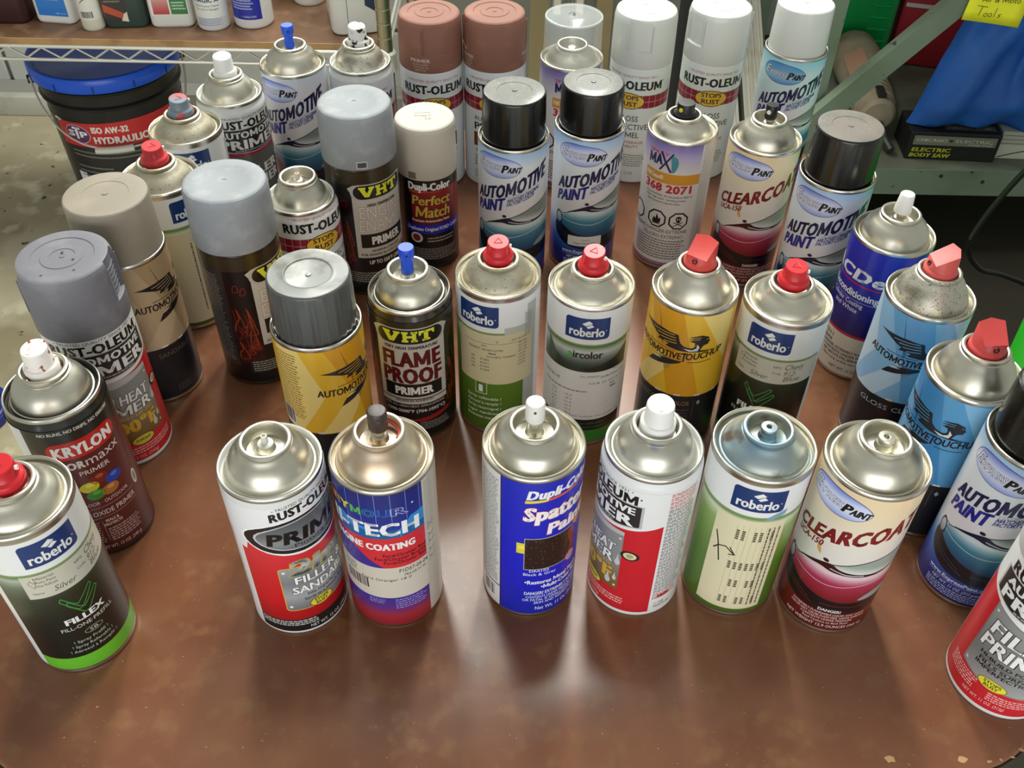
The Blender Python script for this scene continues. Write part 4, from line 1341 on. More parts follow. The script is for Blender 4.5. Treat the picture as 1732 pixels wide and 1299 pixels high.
def body_profile(h, R, neck, rimr):
    p = [(0, 2.2), (26, 2.2), (29.5 * R / 33, 1.2), (R - 1.4, 0.0), (R - 0.3, 0.5), (R + 0.25, 1.8), (R + 0.2, 3.0), (R - 0.1, 3.8), (R, 4.4)]
    if neck:
        p += [(R, h - 11.5), (R - 0.15, h - 9.8), (R - 0.7, h - 7.6), (rimr - 0.4, h - 5.0), (rimr - 0.6, h - 3.6)]
    else:
        p += [(R, h - 3.6)]
    p += [(rimr, h - 3.2), (rimr + 0.15, h - 2.4), (rimr + 0.1, h - 1.0), (rimr - 0.35, h - 0.2), (rimr - 0.9, h), (rimr - 1.5, h - 0.3), (rimr - 1.8, h - 1.2), (rimr - 2.0, h - 5.2), (rimr - 2.8, h - 6.0)]
    return p


def dome_profile(h, dh, rimr, style):
    a = rimr - 2.8
    if style == 'wide':              # low European cone
        return [(a, h - 6), (a - 0.9, h - 5.4), (a - 1.1, h - 3.6), (a - 1.8, h - 2.8), (a - 2.6, h - 2.6), (a - 3.0, h - 1.8), (a - 4.2, h + 0.8), (a - 6.6, h + 3.6), (a - 9.5, h + 6.2),
                (a - 12.0, h + 8.3), (17.2, h + dh - 4.4), (16.2, h + dh - 3.6), (15.4, h + dh - 3.4)]
    return [(a, h - 6), (a - 0.8, h - 5.4), (a - 1.0, h - 3.4), (a - 1.6, h - 2.6), (a - 2.4, h - 2.4), (a - 2.7, h - 1.4), (a - 3.2, h + 0.2), (a - 4.0, h + 3.0), (a - 5.2, h + 6.0), (a - 7.2, h + 9.2),
            (a - 9.8, h + dh * 0.62), (a - 12.2, h + dh * 0.73), (17.0, h + dh - 3.8), (16.2, h + dh - 3.2), (15.4, h + dh - 3.0)]


def cup_profile(z, female):
    """mounting cup: rolled bead, well and central pedestal; z = top of the bead"""
    p = [(15.2, z - 4.0), (16.0, z - 3.2), (16.35, z - 1.8), (16.1, z - 0.7), (15.3, z - 0.1), (14.4, z), (13.6, z - 0.4), (13.1, z - 1.4), (12.9, z - 8.0), (12.2, z - 9.0), (10.6, z - 9.3), (8.2, z - 8.8), (6.0, z - 8.2),
         (5.4, z - 7.2), (5.2, z - 4.6), (4.4, z - 3.9)]
    if female:
        p += [(4.3, z - 2.2), (5.2, z - 1.6), (5.4, z - 0.4), (4.9, z + 0.4), (2.2, z + 0.6), (1.6, z + 0.2), (1.5, z - 3.0), (0, z - 3.0)]
    else:
        p += [(2.6, z - 3.4), (0, z - 3.3)]
    return p


def tri_emboss(r, z, rz=0.0):
    q = []
    for k in range(3):
        a = radians(90 + 120 * k) + rz
        b = radians(90 + 120 * (k + 1)) + rz
        q.append(tube([(r * cos(a), r * sin(a), z), (r * cos(b), r * sin(b), z)], 0.28, 5))
    return q


def top_disc(root, zr, col, rz, grime=None):
    """broad two-step button with slanted disc"""
    pr = [(0, zr - 4), (11.4, zr - 4), (11.6, zr - 3.6), (11.5, zr + 1.4), (11.0, zr + 2.2), (9.4, zr + 2.9), (8.7, zr + 3.8), (8.3, zr + 10.6), (8.15, zr + 11.6), (7.7, zr + 12.0), (0, zr + 12.0)]
    V, F = lathe(pr, 48)
    V = [(x, y, z + (0.13 * y if z > zr + 5 else 0)) for x, y, z in V]
    o = mk('actuator', V, F, plas(col, 0.32, grime), root)
    o.rotation_euler[2] = rz
    V2, F2 = [], []
    for v, f in tri_emboss(3.6, zr + 12.1):
        b = len(V2)
        V2 += [(x, y, z + 0.13 * y) for x, y, z in v]
        F2 += [tuple(i + b for i in q) for q in f]
    mk('arrow_mark', V2, F2, plas(col, 0.3, None), o)
    n = mk('spray_orifice', *lathe([(0, 0), (1.5, 0), (1.5, 1.6), (0.9, 1.6), (0.6, 0.6), (0, 0.6)], 16), plas('#e8e4dc' if col != '#7e8b95' else '#6d7a84', 0.4), o)
    n.rotation_euler = (0, radians(90), 0)
    n.location = (0.0083, 0, (zr + 8) / 1000)
    return o


def top_wide(root, zr, col, rz, smear=None):
    pr = [(0, zr - 5), (11.2, zr - 5), (11.3, zr - 4.4), (11.2, zr + 2.6), (10.7, zr + 3.3), (9.6, zr + 3.8), (9.3, zr + 4.4), (8.75, zr + 15.6), (8.4, zr + 16.6), (7.8, zr + 17.0), (0, zr + 17.0)]
    V, F = lathe(pr, 48)
    V = [(x, y, z + (0.10 * y if z > zr + 6 else 0)) for x, y, z in V]
    o = mk('actuator', V, F, plas(col, 0.35, smear), root)
    o.rotation_euler[2] = rz
    a = [(-1.3, -6.2, 0), (1.3, -6.2, 0), (0, -2.6, 0), (-1.3, -6.2, .5), (1.3, -6.2, .5), (0, -2.6, .9)]
    mk('arrow_mark', [(x, y, zr + 17.0 + 0.10 * y + z) for x, y, z in a], [(0, 1, 2), (3, 5, 4), (0, 3, 4, 1), (1, 4, 5, 2), (2, 5, 3, 0)], plas(col, 0.4), o, smooth=False)
    n = mk('spray_orifice', *lathe([(0, 0), (1.4, 0), (1.4, 1.0), (0.7, 1.0), (0.5, 0.4), (0, 0.4)], 16), plas('#b9b6b0', 0.4), o)
    n.rotation_euler = (radians(90), 0, radians(205))
    n.location = (0.0088 * -sin(radians(25)), 0.0088 * cos(radians(25)), (zr + 11) / 1000)
    return o


def top_slim(root, zr, col, style, rz=0.0):
    if style == 'blue':
        pr = [(0, zr - 4), (4.4, zr - 4), (4.9, zr - 3), (4.7, zr + 2), (4.6, zr + 9), (5.6, zr + 10.2), (6.0, zr + 11), (6.0, zr + 18.2), (5.6, zr + 19), (0, zr + 19)]
    elif style == 'taper':
        pr = [(0, zr + 1), (6.9, zr + 1), (7.0, zr + 2.2), (5.7, zr + 16.6), (5.2, zr + 17.4), (0, zr + 17.4)]
    elif style == 'black':
        pr = [(0, zr - 1), (5.0, zr - 1), (5.6, zr + 0.5), (5.5, zr + 11.6), (5.0, zr + 12.4), (0, zr + 12.4)]
    elif style == 'broad':
        pr = [(0, zr - 4), (10.6, zr - 4), (10.6, zr + 1), (9.6, zr + 2), (8.7, zr + 3), (8.2, zr + 10.6), (7.7, zr + 11.6), (0, zr + 11.8)]
    else:                            # fluted knob
        pr = [(0, zr + 3.6), (5.6, zr + 3.6), (6.0, zr + 4.6), (6.0, zr + 17.4), (5.5, zr + 18.4), (4.7, zr + 18.7), (0, zr + 18.4)]
    fl = (lambda r, t, z: r * (1 + (0.025 if int(t / 7.5) % 2 else 0)) if r > 5.7 else r) if style == 'flute' else None
    V, F = lathe(pr, 96 if fl else 40, rfun=fl)
    o = mk('actuator', V, F, plas(col, 0.4), root)
    o.rotation_euler[2] = rz
    if style in ('taper', 'black', 'flute'):
        mk('valve_stem', *lathe([(0, zr - 7), (3.6, zr - 7), (3.4, zr - 1), (4.4, zr + 1.2), (4.4, zr + 4), (0, zr + 4)], 24), mat('clear_stem', '#b9b29a', 0.25, 0), root)
    if style in ('black', 'broad'):
        dot = '#e9e6df' if style == 'black' else '#d8d22a'
        n = mk('spray_orifice', *lathe([(0, 0), (1.9, 0), (1.9, 0.9), (0.8, 0.9), (0.6, 0.3), (0, 0.3)], 20), plas(dot, 0.4), o)
        n.rotation_euler = (radians(90), 0, 0)
        n.location = (0, -0.0055 if style == 'black' else -0.0084, (zr + 7) / 1000)
    elif style in ('blue', 'flute'):
        n = mk('spray_orifice', *lathe([(0, 0), (0.9, 0), (0.9, 0.5), (0.4, 0.5), (0.3, 0.1), (0, 0.1)], 14), plas('#1a2a6a' if style == 'blue' else '#55504a', 0.5), o)
        n.rotation_euler = (radians(90), 0, 0)
        n.location = (0.0, -0.006, (zr + 14.5) / 1000)
    return o


def top_wedge(root, zr, col, rz):
    """round skirt under a wedge-shaped finger button"""
    V, F = lathe([(0, zr - 3), (12.3, zr - 3), (12.5, zr - 2.4), (12.4, zr + 1.6), (11.7, zr + 2.6), (11.3, zr + 3.0)], 40)
    ring = len(V) - 40
    top = [(-8.2, -8.2, zr + 8.4), (8.2, -8.2, zr + 8.4), (9.2, 6.5, zr + 17.5), (0, 9.0, zr + 18.6), (-9.2, 6.5, zr + 17.5)]
    tb = len(V)
    V += top
    mid = len(V)
    V.append((0, 0.5, zr + 11.2))
    for k in range(5):
        F.append((tb + k, tb + (k + 1) % 5, mid))
    own = []
    for k in range(40):
        t = 2 * pi * (k + 0.5) / 40
        x, y = sin(t), -cos(t)
        best = max(range(5), key=lambda i: (top[i][0] * x + top[i][1] * y) / hypot(top[i][0], top[i][1]))
        own.append(best)
    for k in range(40):
        j = (k + 1) % 40
        F.append((ring + k, ring + j, tb + own[k]))
        if own[k] != own[j]:
            F.append((ring + j, tb + own[j], tb + own[k]))
    o = mk('actuator', V, F, plas(col, 0.42), root, 30)
    o.rotation_euler[2] = rz
    n = mk('spray_orifice', *lathe([(0, 0), (2.1, 0), (2.1, 1.2), (1.2, 1.2), (1.0, 0.2), (0, 0.2)], 16), plas('#4a1a1a', 0.5), o)
    n.rotation_euler = (radians(82), 0, 0)
    n.location = (0, -0.0093, (zr + 5.6) / 1000)
    return o


def cap_inner(root, z0, z1, r0, r1, material, ribs=0, disc=False, sheen=None):
    pr = [(r0 - 1.2, z0), (r0, z0), (r0, z0 + 1), (r1, z1 - 2.4), (r1 - 0.4, z1 - 1.0), (r1 - 1.3, z1 - 0.2), (r1 - 2.4, z1)]
    if disc:
        pr += [(r1 - 11, z1 - 0.3), (r1 - 12, z1 + 0.3), (r1 - 12.6, z1 + 0.2), (r1 - 13.4, z1 - 0.8), (8, z1 - 1.8), (2.2, z1 - 2.2), (1.8, z1 - 1.4), (0, z1 - 1.3)]
    else:
        pr += [(r1 * 0.55, z1), (r1 * 0.54, z1 - 0.35), (2.4, z1 - 0.35), (2.0, z1 + 0.35), (0, z1 + 0.45)]
    pr = [(0.01, z0 + 3), (r0 - 2, z0 + 3)] + pr
    rf = (lambda r, t, z: r - (0.5 if int(t / (360 / ribs / 2)) % 2 else 0) if (z < z1 - 4 and r > r0 - 1.5) else r) if ribs else None
    V, F = lathe(pr, 144 if ribs else 96, rfun=rf)
    c = mk('cap', V, F, material, root, 30)
    if sheen:  # reflected grey sheen put into the cap top's colour, with pale specks
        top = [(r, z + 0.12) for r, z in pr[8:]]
        mk('cap_top_sheen', *lathe([(r1 - 1.6, z1 - 0.02)] + top, 96), mat('painted_sheen', sheen, 0.5, 0, 0.2, spots=(700, 0.62, 0.7, '#8d8d84', 2.0), stain=[(60, 0.5, 0.7, '#6a6a62')]), c)
    return c


def cap_over(root, z0, z1, R, r1, material, notch=(), rib_notch=False, rings=True):
    """overcap that sits on the shoulder; notch = angle ranges of the recessed finger panels"""
    pr = [(0.01, z0 + 4), (R - 1.8, z0 + 4), (R - 1.5, z0 + 0.2), (R - 0.2, z0), (R, z0 + 0.6), (R - 0.1, z0 + 18), (R - 0.12, z0 + 19.5), (R - 0.6, z1 - 8), (r1 + 0.5, z1 - 5), (r1, z1 - 3), (r1 - 0.6, z1 - 1.4), (r1 - 1.8, z1 - 0.4), (r1 - 3.4, z1)]
    if rings:
        pr += [(22, z1 - 0.1), (21.5, z1 - 0.7), (15, z1 - 0.8), (14.5, z1 - 0.3), (9, z1 - 0.4), (8.6, z1 - 0.9), (2, z1 - 0.9), (1.6, z1 - 0.4), (0, z1 - 0.3)]
    else:
        pr += [(19, z1 - 0.1), (18.6, z1 - 0.3), (2, z1 - 0.4), (1.5, z1 - 0.9), (0, z1 - 0.9)]

    def rf(r, t, z):
        t = ang(t)
        for (a, b) in notch:
            if a <= t <= b and z0 + 18.9 < z < z1 - 1.0 and r > r1 - 2:
                return min(r, R - (3.2 if rib_notch else 1.8))
        return r
    V, F = lathe(pr, 144, rfun=rf if notch else None)
    o = mk('cap', V, F, material, root, 28)
    if notch:
        for (a, b) in notch:         # proud cheeks either side of the panel
            for e in (a, b):
                pts = [((R + 0.05) * sin(radians(e)), -(R + 0.05) * cos(radians(e)), z) for z in (z0 + 19, z0 + 28, z0 + 38, z1 - 6)]
                mk('cheek_ridge', *tube(pts, 0.55, 6), material, o)
            if rib_notch:
                for k in range(6):
                    z = z0 + 22 + k * 4.2
                    pts = [((R - 2.9) * sin(radians(t)), -(R - 2.9) * cos(radians(t)), z) for t in [a + 3 + (b - a - 6) * i / 6 for i in range(7)]]
                    mk('grip_rib', *tube(pts, 0.6, 5), material, o)
    return o


def cap_tab(cap, R, th, z0, z1, half, dark):
    t0, t1 = th - half, th + half
    V, F = [], []
    for r in (R - 0.4, R + 0.25):
        for t in (t0, th, t1):
            for z in (z0, z1):
                V.append((r * sin(radians(t)), -r * cos(radians(t)), z))
    F = [(6, 8, 9, 7), (8, 10, 11, 9), (0, 1, 3, 2), (2, 3, 5, 4), (7, 9, 3, 1), (9, 11, 5, 3), (6, 7, 1, 0), (10, 4, 5, 11), (0, 2, 8, 6), (2, 4, 10, 8)]
    return mk('latch_window', V, F, plas(dark, 0.5), cap, smooth=False)


GROUP = 'aerosol paint cans on the brown table'


def can(x, y, h, label, R=33.0, neck=False, rimr=None, wall=TIN, dome=DOME, dstyle='tall', dh=19.0, female=False, top=None, cap=None, lab=None, bare=False, rz=0.0):
    root = empty('spray_can', x, y, 0, label, 'spray can', GROUP, atan2(-y, -x) + pi / 2)
    rimr = rimr or (31.4 if neck else 33.0)
    shared(('body', round(h, 1), R, neck, rimr), 'can_body', lambda: lathe(body_profile(h, R, neck, rimr), 96), wall, root)
    if not bare:
        if neck or wall is not TIN:
            p = body_profile(h, R, neck, rimr)[-9:]
            shared(('rim', round(h, 1), rimr), 'rolled_rim', lambda: lathe([(r + 0.12, z + 0.05) for r, z in p[:-1]], 96), TIN, root)
        shared(('dome', round(h, 1), dh, rimr, dstyle), 'dome', lambda: lathe(dome_profile(h, dh, rimr, dstyle), 96), dome, root)
        shared(('cup', round(h + dh, 1), female), 'valve_cup', lambda: lathe(cup_profile(h + dh, female), 64), dome, root)
    if lab:
        L = Label(R)
        lab(L)
        L.build('printed_label', root)
    if top:
        top(root, h + dh)
    if cap:
        cap(root)
    return root


def stem(root, z, col='#d9d8cf'):
    mk('valve_stem', *lathe([(0, z - 5), (4.8, z - 5), (4.9, z - 3.6), (4.0, z - 3.0), (2.2, z - 2.6), (1.9, z + 3.0), (1.2, z + 3.2), (1.0, z + 1.5), (0, z + 1.5)], 24), plas(col, 0.35), root)


PW = mat('white_enamelled_steel', '#e2e4e4', 0.3, coat=0.3)
PWB = mat('black_enamelled_steel', '#1d1d18', 0.3, coat=0.3)
PWV = mat('brown_black_enamelled_steel', '#2c2417', 0.25, coat=0.4)
RED = '#c8232c'
BLACKCAP = mat('gloss_black_cap', '#121311', 0.26, spots=(900, 0.68, 0.73, '#4a4842', 2.0), coat=0.15)
YEL = ('#e9bb33', '#f0d884', '#dc9f1e', '#25252a')
BLU = ('#8fc0e4', '#c3dcec', '#6aa8d8', '#1d252e')
BLU2 = ('#5aa3d6', '#86c0e2', '#3f8cc8', '#1c2630')
TAN_ = ('#b29c7c', '#bfab8c', '#a38b69', '#1c1a18')

# front row
can(-149.9, 396.2, 146.8, 'open-valve white can with black PRIMER oval over red panel, leftmost of front row', neck=False, rimr=32.6, wall=PW, top=lambda r, z: stem(r, z),
    lab=lambda l: lab_two_in_one(l, 146.8))
def rusty_knob(r, z):
    top_slim(r, z - 2, '#3d2f29', 'flute')
    arc = [(12.6 * sin(radians(t)), -12.6 * cos(radians(t)), z - 3.2 - 1.6 * cos(radians(t - 120)) ** 2) for t in range(60, 200, 12)]
    mk('red_paint_residue', *tube(arc, 1.3, 7), plas('#b8402c', 0.35), r)


can(-81.0, 403.3, 147.8, 'worn blue and red engine coating can with brown cylindrical nozzle and rusty stained dome', dome=DOME_WARM, dh=21, dstyle='tall', top=rusty_knob,
    lab=lambda l: lab_seymour(l, 147.8))
can(14.6, 413.6, 149.5, 'bright blue can with white fluted nozzle and dark square swatch, middle of front row', dh=17, top=lambda r, z: top_slim(r, z, '#e2e0da', 'flute'),
    lab=lambda l: lab_spatter(l, 149.5))
can(91.3, 415.9, 146.8, 'red and white can with broad white nozzle in front row beside bright blue can', neck=True, wall=PW, dome=DOME_SMEAR, top=lambda r, z: top_wide(r, z, '#e8e8e4', radians(8)),
    lab=lambda l: lab_auto_primer(l, -70, 'heat_open', 146.8))
can(161.6, 417.1, 148.2, 'nozzleless can with bluish stained dome and black cross marked on cream sticker', dome=DOME_BLUE, dstyle='wide', dh=14.5, female=True,
    lab=lambda l: lab_roberlo(l, -18, 'rows', 148.2))
can(229.9, 404.3, 150.3, 'cream and dark red clearcoat can without nozzle at right of front row', dh=19, female=True, lab=lambda l: lab_express(l, -8, 'clear', 150.3))
# right side, front to back
can(335.8, 341.5, 136.0, 'red filler primer can cut off by right edge of photo, nearest can on right', neck=True, wall=PW, bare=True, lab=lambda l: lab_auto_primer(l, 16, 'fill_cap', 146),
    cap=lambda r: cap_over(r, 136, 188, 33.4, 31.4, plas('#c9cac8', 0.5)))
can(339.6, 425.3, 150.3, 'blue and white automotive paint can with black cap at right edge behind red filler can', bare=False, lab=lambda l: lab_express(l, 0, 'blue', 150.3),
    cap=lambda r: cap_inner(r, 146.5, 193, 29.4, 28.4, BLACKCAP, sheen='#5b5c56'))
can(320.5, 490.0, 146.5, 'sky blue winged-logo can with red wedge nozzle, nearer of the two sky blue ones', dh=22, top=lambda r, z: top_wedge(r, z, '#cf4a48', radians(38)),
    lab=lambda l: lab_touchup(l, -86, BLU2, 'gloss', 146.5))
can(315.1, 575.6, 146.5, 'pale sky blue can marked GLOSS CLEAR with rust-speckled dome and red wedge nozzle', dome=DOME_SPECK, dh=22, top=lambda r, z: top_wedge(r, z, '#d25a55', radians(-62)),
    lab=lambda l: lab_touchup(l, -45.5, BLU, 'gloss', 146.5))
can(313.5, 663.5, 140.7, 'deep blue can with white lower band and tapered white nozzle behind sky blue can', dh=19, dome=DOME, top=lambda r, z: top_slim(r, z, '#eceae4', 'taper'),
    lab=lambda l: lab_battery_brand(l, 140.7))
# third row, left to right
can(-142.8, 531.8, 146.5, 'yellow winged-logo can wearing a ribbed dark grey cap, standing at left of flame-proof primer', lab=lambda l: lab_touchup(l, -6.6, YEL, 'none', 146.5),
    cap=lambda r: cap_inner(r, 143, 188.6, 30.4, 29.4, mat('dark_grey_cap', '#4c4f4e', 0.26, coat=0.4), ribs=30, disc=True, sheen='#8f918e'))
can(-80.6, 583.1, 136.5, 'dark FLAME PROOF primer can with slim bright blue nozzle', neck=True, wall=PWV, dome=DOME, top=lambda r, z: top_slim(r, z, '#1f4fd0', 'blue'),
    lab=lambda l: lab_vht(l, -4, 'flame', 128))
can(-12.2, 590.5, 148.2, 'olive green can with wide tan formula sticker, speckled dome and red button nozzle', dome=DOME_DIRTY, dstyle='wide', dh=13.5, top=lambda r, z: top_disc(r, z + 2, RED, radians(0)),
    lab=lambda l: lab_roberlo(l, -59, 'sticker', 148.2))
can(59.0, 579.5, 148.2, 'white-labelled can with dark green swoosh, clean dome and red button nozzle', dstyle='wide', dh=14.5, top=lambda r, z: top_disc(r, z + 2, RED, radians(-20)),
    lab=lambda l: lab_roberlo(l, -30, 'aircolor', 148.2))
can(137.9, 579.8, 146.5, 'yellow winged-logo can with red wedge nozzle in third row', dh=22, top=lambda r, z: top_wedge(r, z, '#cc4640', radians(-22)),
    lab=lambda l: lab_touchup(l, -73, YEL, 'base', 146.5))
can(205.5, 566.1, 148.2, 'black filler can with handwritten pale sticker and red button nozzle, right of yellow can', dstyle='wide', dh=14.5, top=lambda r, z: top_disc(r, z + 2, RED, radians(10)),
    lab=lambda l: lab_roberlo(l, -39, 'fillex', 148.2))
# left column, front to back
can(-295.0, 362.7, 148.2, 'black filler can with handwritten sticker and green bottom band at left edge of photo', dstyle='wide', dh=14.5, top=lambda r, z: top_disc(r, z + 2, RED, radians(-30)),
    lab=lambda l: lab_roberlo(l, -24, 'fillex', 148.2))
can(-308.7, 458.7, 144.1, 'dark red primer can with coloured balls and white nozzle smeared with red paint', neck=True, wall=PWB, dome=DOME, top=lambda r, z: top_wide(r, z, '#ece6de', radians(-50), (120, 0.60, 0.64, '#8e3028')),
    lab=lambda l: lab_krylon(l, 144.1))


def heat_cap(r):
    c = cap_over(r, 136, 189, 33.6, 32.6, mat('violet_grey_cap', '#74737b', 0.6, stain=[(50, 0.5, 0.7, '#807f86')], bump=0.1), notch=((48, 84), (-118, -80)), rib_notch=True)
    for (x, y) in ((-17, -17), (4, -21), (6, -8), (1, 4)):
        mk('pit', *lathe([(0, 189.15), (0.9, 189.12), (1.0, 188.9)], 10, x, y), plas('#4d3f44', 0.6), c)


can(-317.9, 545.4, 136.0, 'high heat primer can with violet-grey notched cap behind dark red primer', neck=True, wall=PW, bare=True, lab=lambda l: lab_auto_primer(l, 1, 'heat_cap', 146), cap=heat_cap)
can(-309.8, 618.9, 146.5, 'tan sandable winged-logo can with plain taupe cap at left of table', bare=True, lab=lambda l: lab_touchup(l, -5, TAN_, 'sand', 146.5),
    cap=lambda r: cap_inner(r, 143, 192.6, 32.2, 31.4, mat('taupe_cap', '#8f8677', 0.55, stain=[(40, 0.5, 0.7, '#9a9081')])))
can(-306.4, 716.6, 148.2, 'tan-stickered can with bright red button behind taupe-capped can', dome=DOME_DIRTY, dstyle='wide', dh=14.0, top=lambda r, z: top_disc(r, z + 2, '#c4313a', radians(5)),
    lab=lambda l: lab_roberlo(l, 1, 'plain', 148.2))
can(-305.6, 799.0, 148.2, 'dusty can whose red button is oversprayed grey, beside the black bucket', dome=DOME_DIRTY, dstyle='wide', dh=14.0, top=lambda r, z: top_disc(r, z + 2, '#b0555a', radians(12), (90, 0.42, 0.5, '#6f7f8b')),
    lab=lambda l: lab_roberlo(l, -32, 'plain', 148.2))
can(-281.4, 870.9, 146.8, 'white, black and green automotive primer can with clean white nozzle in back left', neck=True, wall=PW, top=lambda r, z: top_wide(r, z, '#e6e6e2', radians(4)),
    lab=lambda l: lab_auto_primer(l, 27, 'fill_open', 146.8))
can(-229.2, 928.4, 150.3, 'automotive paint can with slim blue nozzle in front of the wire shelf', dome=DOME, top=lambda r, z: top_slim(r, z, '#2558dc', 'blue'),
    lab=lambda l: lab_express(l, -26, 'pale', 150.3))
can(-162.6, 942.5, 146.8, 'white can with white nozzle blotched by black paint, below the chrome shelf post', neck=True, wall=PW, dome=DOME_SPECK, top=lambda r, z: top_wide(r, z, '#dedcd6', radians(30), (150, 0.56, 0.60, '#1c1b1a')),
    lab=lambda l: lab_white_band(l, 146.8))
# middle
can(-226.5, 645.0, 140.7, 'flame-printed engine enamel can with smooth blue-grey cap left of open valve can', bare=True, wall=PWV, lab=lambda l: lab_vht(l, 55, 'engine', 141),
    cap=lambda r: cap_over(r, 140.7, 190, 33.6, 32.4, mat('blue_grey_cap', '#90959a', 0.6, stain=[(70, 0.5, 0.7, '#9fa2a5')]), rings=False))
can(-189.0, 722.0, 127.0, 'white, crimson and yellow can with empty valve between two grey-capped cans', R=32.0, neck=True, rimr=29.8, wall=PW, dh=20, dome=DOME, top=lambda r, z: stem(r, z - 1, '#d8c8c0'),
    lab=lambda l: lab_stops(l, 27, 'open', -5.5, 114))


def vht_cap(r):
    c = cap_over(r, 140.7, 190.4, 33.6, 32.2, mat('blue_grey_cap', '#8b9094', 0.6, stain=[(70, 0.5, 0.7, '#999c9f')]), rings=False)
    cap_tab(c, 33.6, 2, 142.4, 149.6, 8.6, '#b4b8ba')
    cap_tab(c, 33.8, 2, 143.6, 148.4, 6.6, '#4e4a42')


can(-142.6, 773.6, 140.7, 'engine enamel can with blue-grey cap and small latch window, beside cream-capped can', bare=True, wall=PWV, lab=lambda l: lab_vht(l, 30, 'engine', 141), cap=vht_cap)


def match_cap(r):
    c = cap_over(r, 103, 155.5, 28.8, 28.0, mat('cream_cap', '#c2bbad', 0.55, bump=0.05), rings=False)
    cap_tab(c, 28.8, -30, 104.4, 111.4, 7.6, '#6f6856')
    L = Label(100, flat=True)
    L.text('II 36', -5, 6, -7, 4.5, '#a89f8c', 1, b=0)
    L.rect(-9, 6, 0.5, 1.1, '#a89f8c', 1)
    L.rect(-9, 6, 5.5, 6.1, '#a89f8c', 1)
    L.rect(-9, -8.4, 0.5, 6.1, '#a89f8c', 1)
    L.rect(5.4, 6, 0.5, 6.1, '#a89f8c', 1)
    for k in range(34):
        a = radians(40 + k * 8.2)
        L.ell(22 * cos(a), 22 * sin(a), 0.9, 1.4, '#b5ac9a', 1, n=6, rot=a)
    p = L.build('moulded_lettering', c)
    p.rotation_euler = (radians(-90), 0, 0)
    p.location = (0, 0, 0.1552)


can(-86.0, 813.8, 103.0, 'slim black and maroon can with cream cap, smallest can on the table', R=28.4, bare=True, rimr=28.0, wall=PWB, lab=lab_match, cap=match_cap)
can(-2.7, 794.9, 150.3, 'black-capped automotive paint can just left of the other black-capped one in the middle', lab=lambda l: lab_express(l, -12, 'blue', 150.3), cap=lambda r: cap_inner(r, 146.5, 192, 29.6, 28.5, BLACKCAP, sheen='#5b5c56'))
can(68.6, 818.2, 150.3, 'black-capped automotive paint can with white paint-code sticker near its base', cap=lambda r: cap_inner(r, 146.5, 190, 29.6, 28.5, BLACKCAP, sheen='#5b5c56'),
    lab=lambda l: (lab_express(l, 6, 'blue', 150.3), l.rrect(-24, 35, 31.5, 43, 1.5, '#dcdcda', 8), l.text('Ford 2', 0, 14, 37.8, 2.2, '#444444', 9, b=0),
                   l.text('Argent/Silver Met', -14, 26, 33.8, 2.4, '#444444', 9, b=0)))
can(156.5, 823.5, 144.0, 'purple and white hazard-marked can with black nozzle carrying a yellow dot', dstyle='wide', dh=14, dome=DOME, top=lambda r, z: top_slim(r, z - 1, '#1b1b1b', 'broad', radians(-28)),
    lab=lambda l: lab_spraymax(l, -52, 144))
can(228.9, 797.5, 150.3, 'cream and dark red clearcoat can with small black nozzle', dh=19, top=lambda r, z: top_slim(r, z, '#161616', 'black', radians(-20)), lab=lambda l: lab_express(l, -3, 'clear', 150.3))
can(281.7, 739.9, 150.3, 'black-capped automotive paint can with scratched cap top painted with a grey sheen, left of deep blue can', lab=lambda l: lab_express(l, -5, 'blue', 150.3), cap=lambda r: cap_inner(r, 146.5, 194, 29.8, 28.8, BLACKCAP, sheen='#7b736b'))
# back row
BROWN = mat('red_brown_cap', '#875b4c', 0.65, stain=[(40, 0.5, 0.75, '#946757')])
WHITECAP = mat('white_cap', '#cdd1cb', 0.35, coat=0.2)


def print_on_cap(th0, lines, R=33.5):
    def f(r):
        L = Label(R)
        for (t, x0, x1, z, h, b) in lines:
            L.text(t, th0 + x0, th0 + x1, z, h, '#d2b9ae', 1, b=b)
        L.build('cap_lettering', r)
    return f


CAPTXT = [('PRIMER', -18, 18, 148.0, 3.6, 2), ('QUICK & EASY', -15, 15, 144.6, 1.9, 0), ('TOPCOAT IN', -14, 14, 141.4, 1.9, 0), ('MINUTES', -10, 10, 138.6, 1.9, 0)]
can(-91.7, 968.4, 136.0, 'crimson-banded primer can with red-brown cap, left of the brown-capped pair', bare=True, wall=PW, lab=lambda l: lab_stops(l, 4.5, 'primer'),
    cap=lambda r: print_on_cap(-20, CAPTXT)(cap_over(r, 136, 188, 33.3, 31.6, BROWN, notch=((-15, 32), (165, 179)))))
can(-24.9, 972.5, 136.0, 'crimson-banded primer can with red-brown cap, right of the brown-capped pair', bare=True, wall=PW, lab=lambda l: lab_stops(l, 0, 'primer'),
    cap=lambda r: (lambda c: (print_on_cap(-58, CAPTXT)(c), print_on_cap(76, CAPTXT)(c)))(cap_over(r, 136, 188, 33.3, 31.6, BROWN, notch=((-98, -58), (80, 122)))))


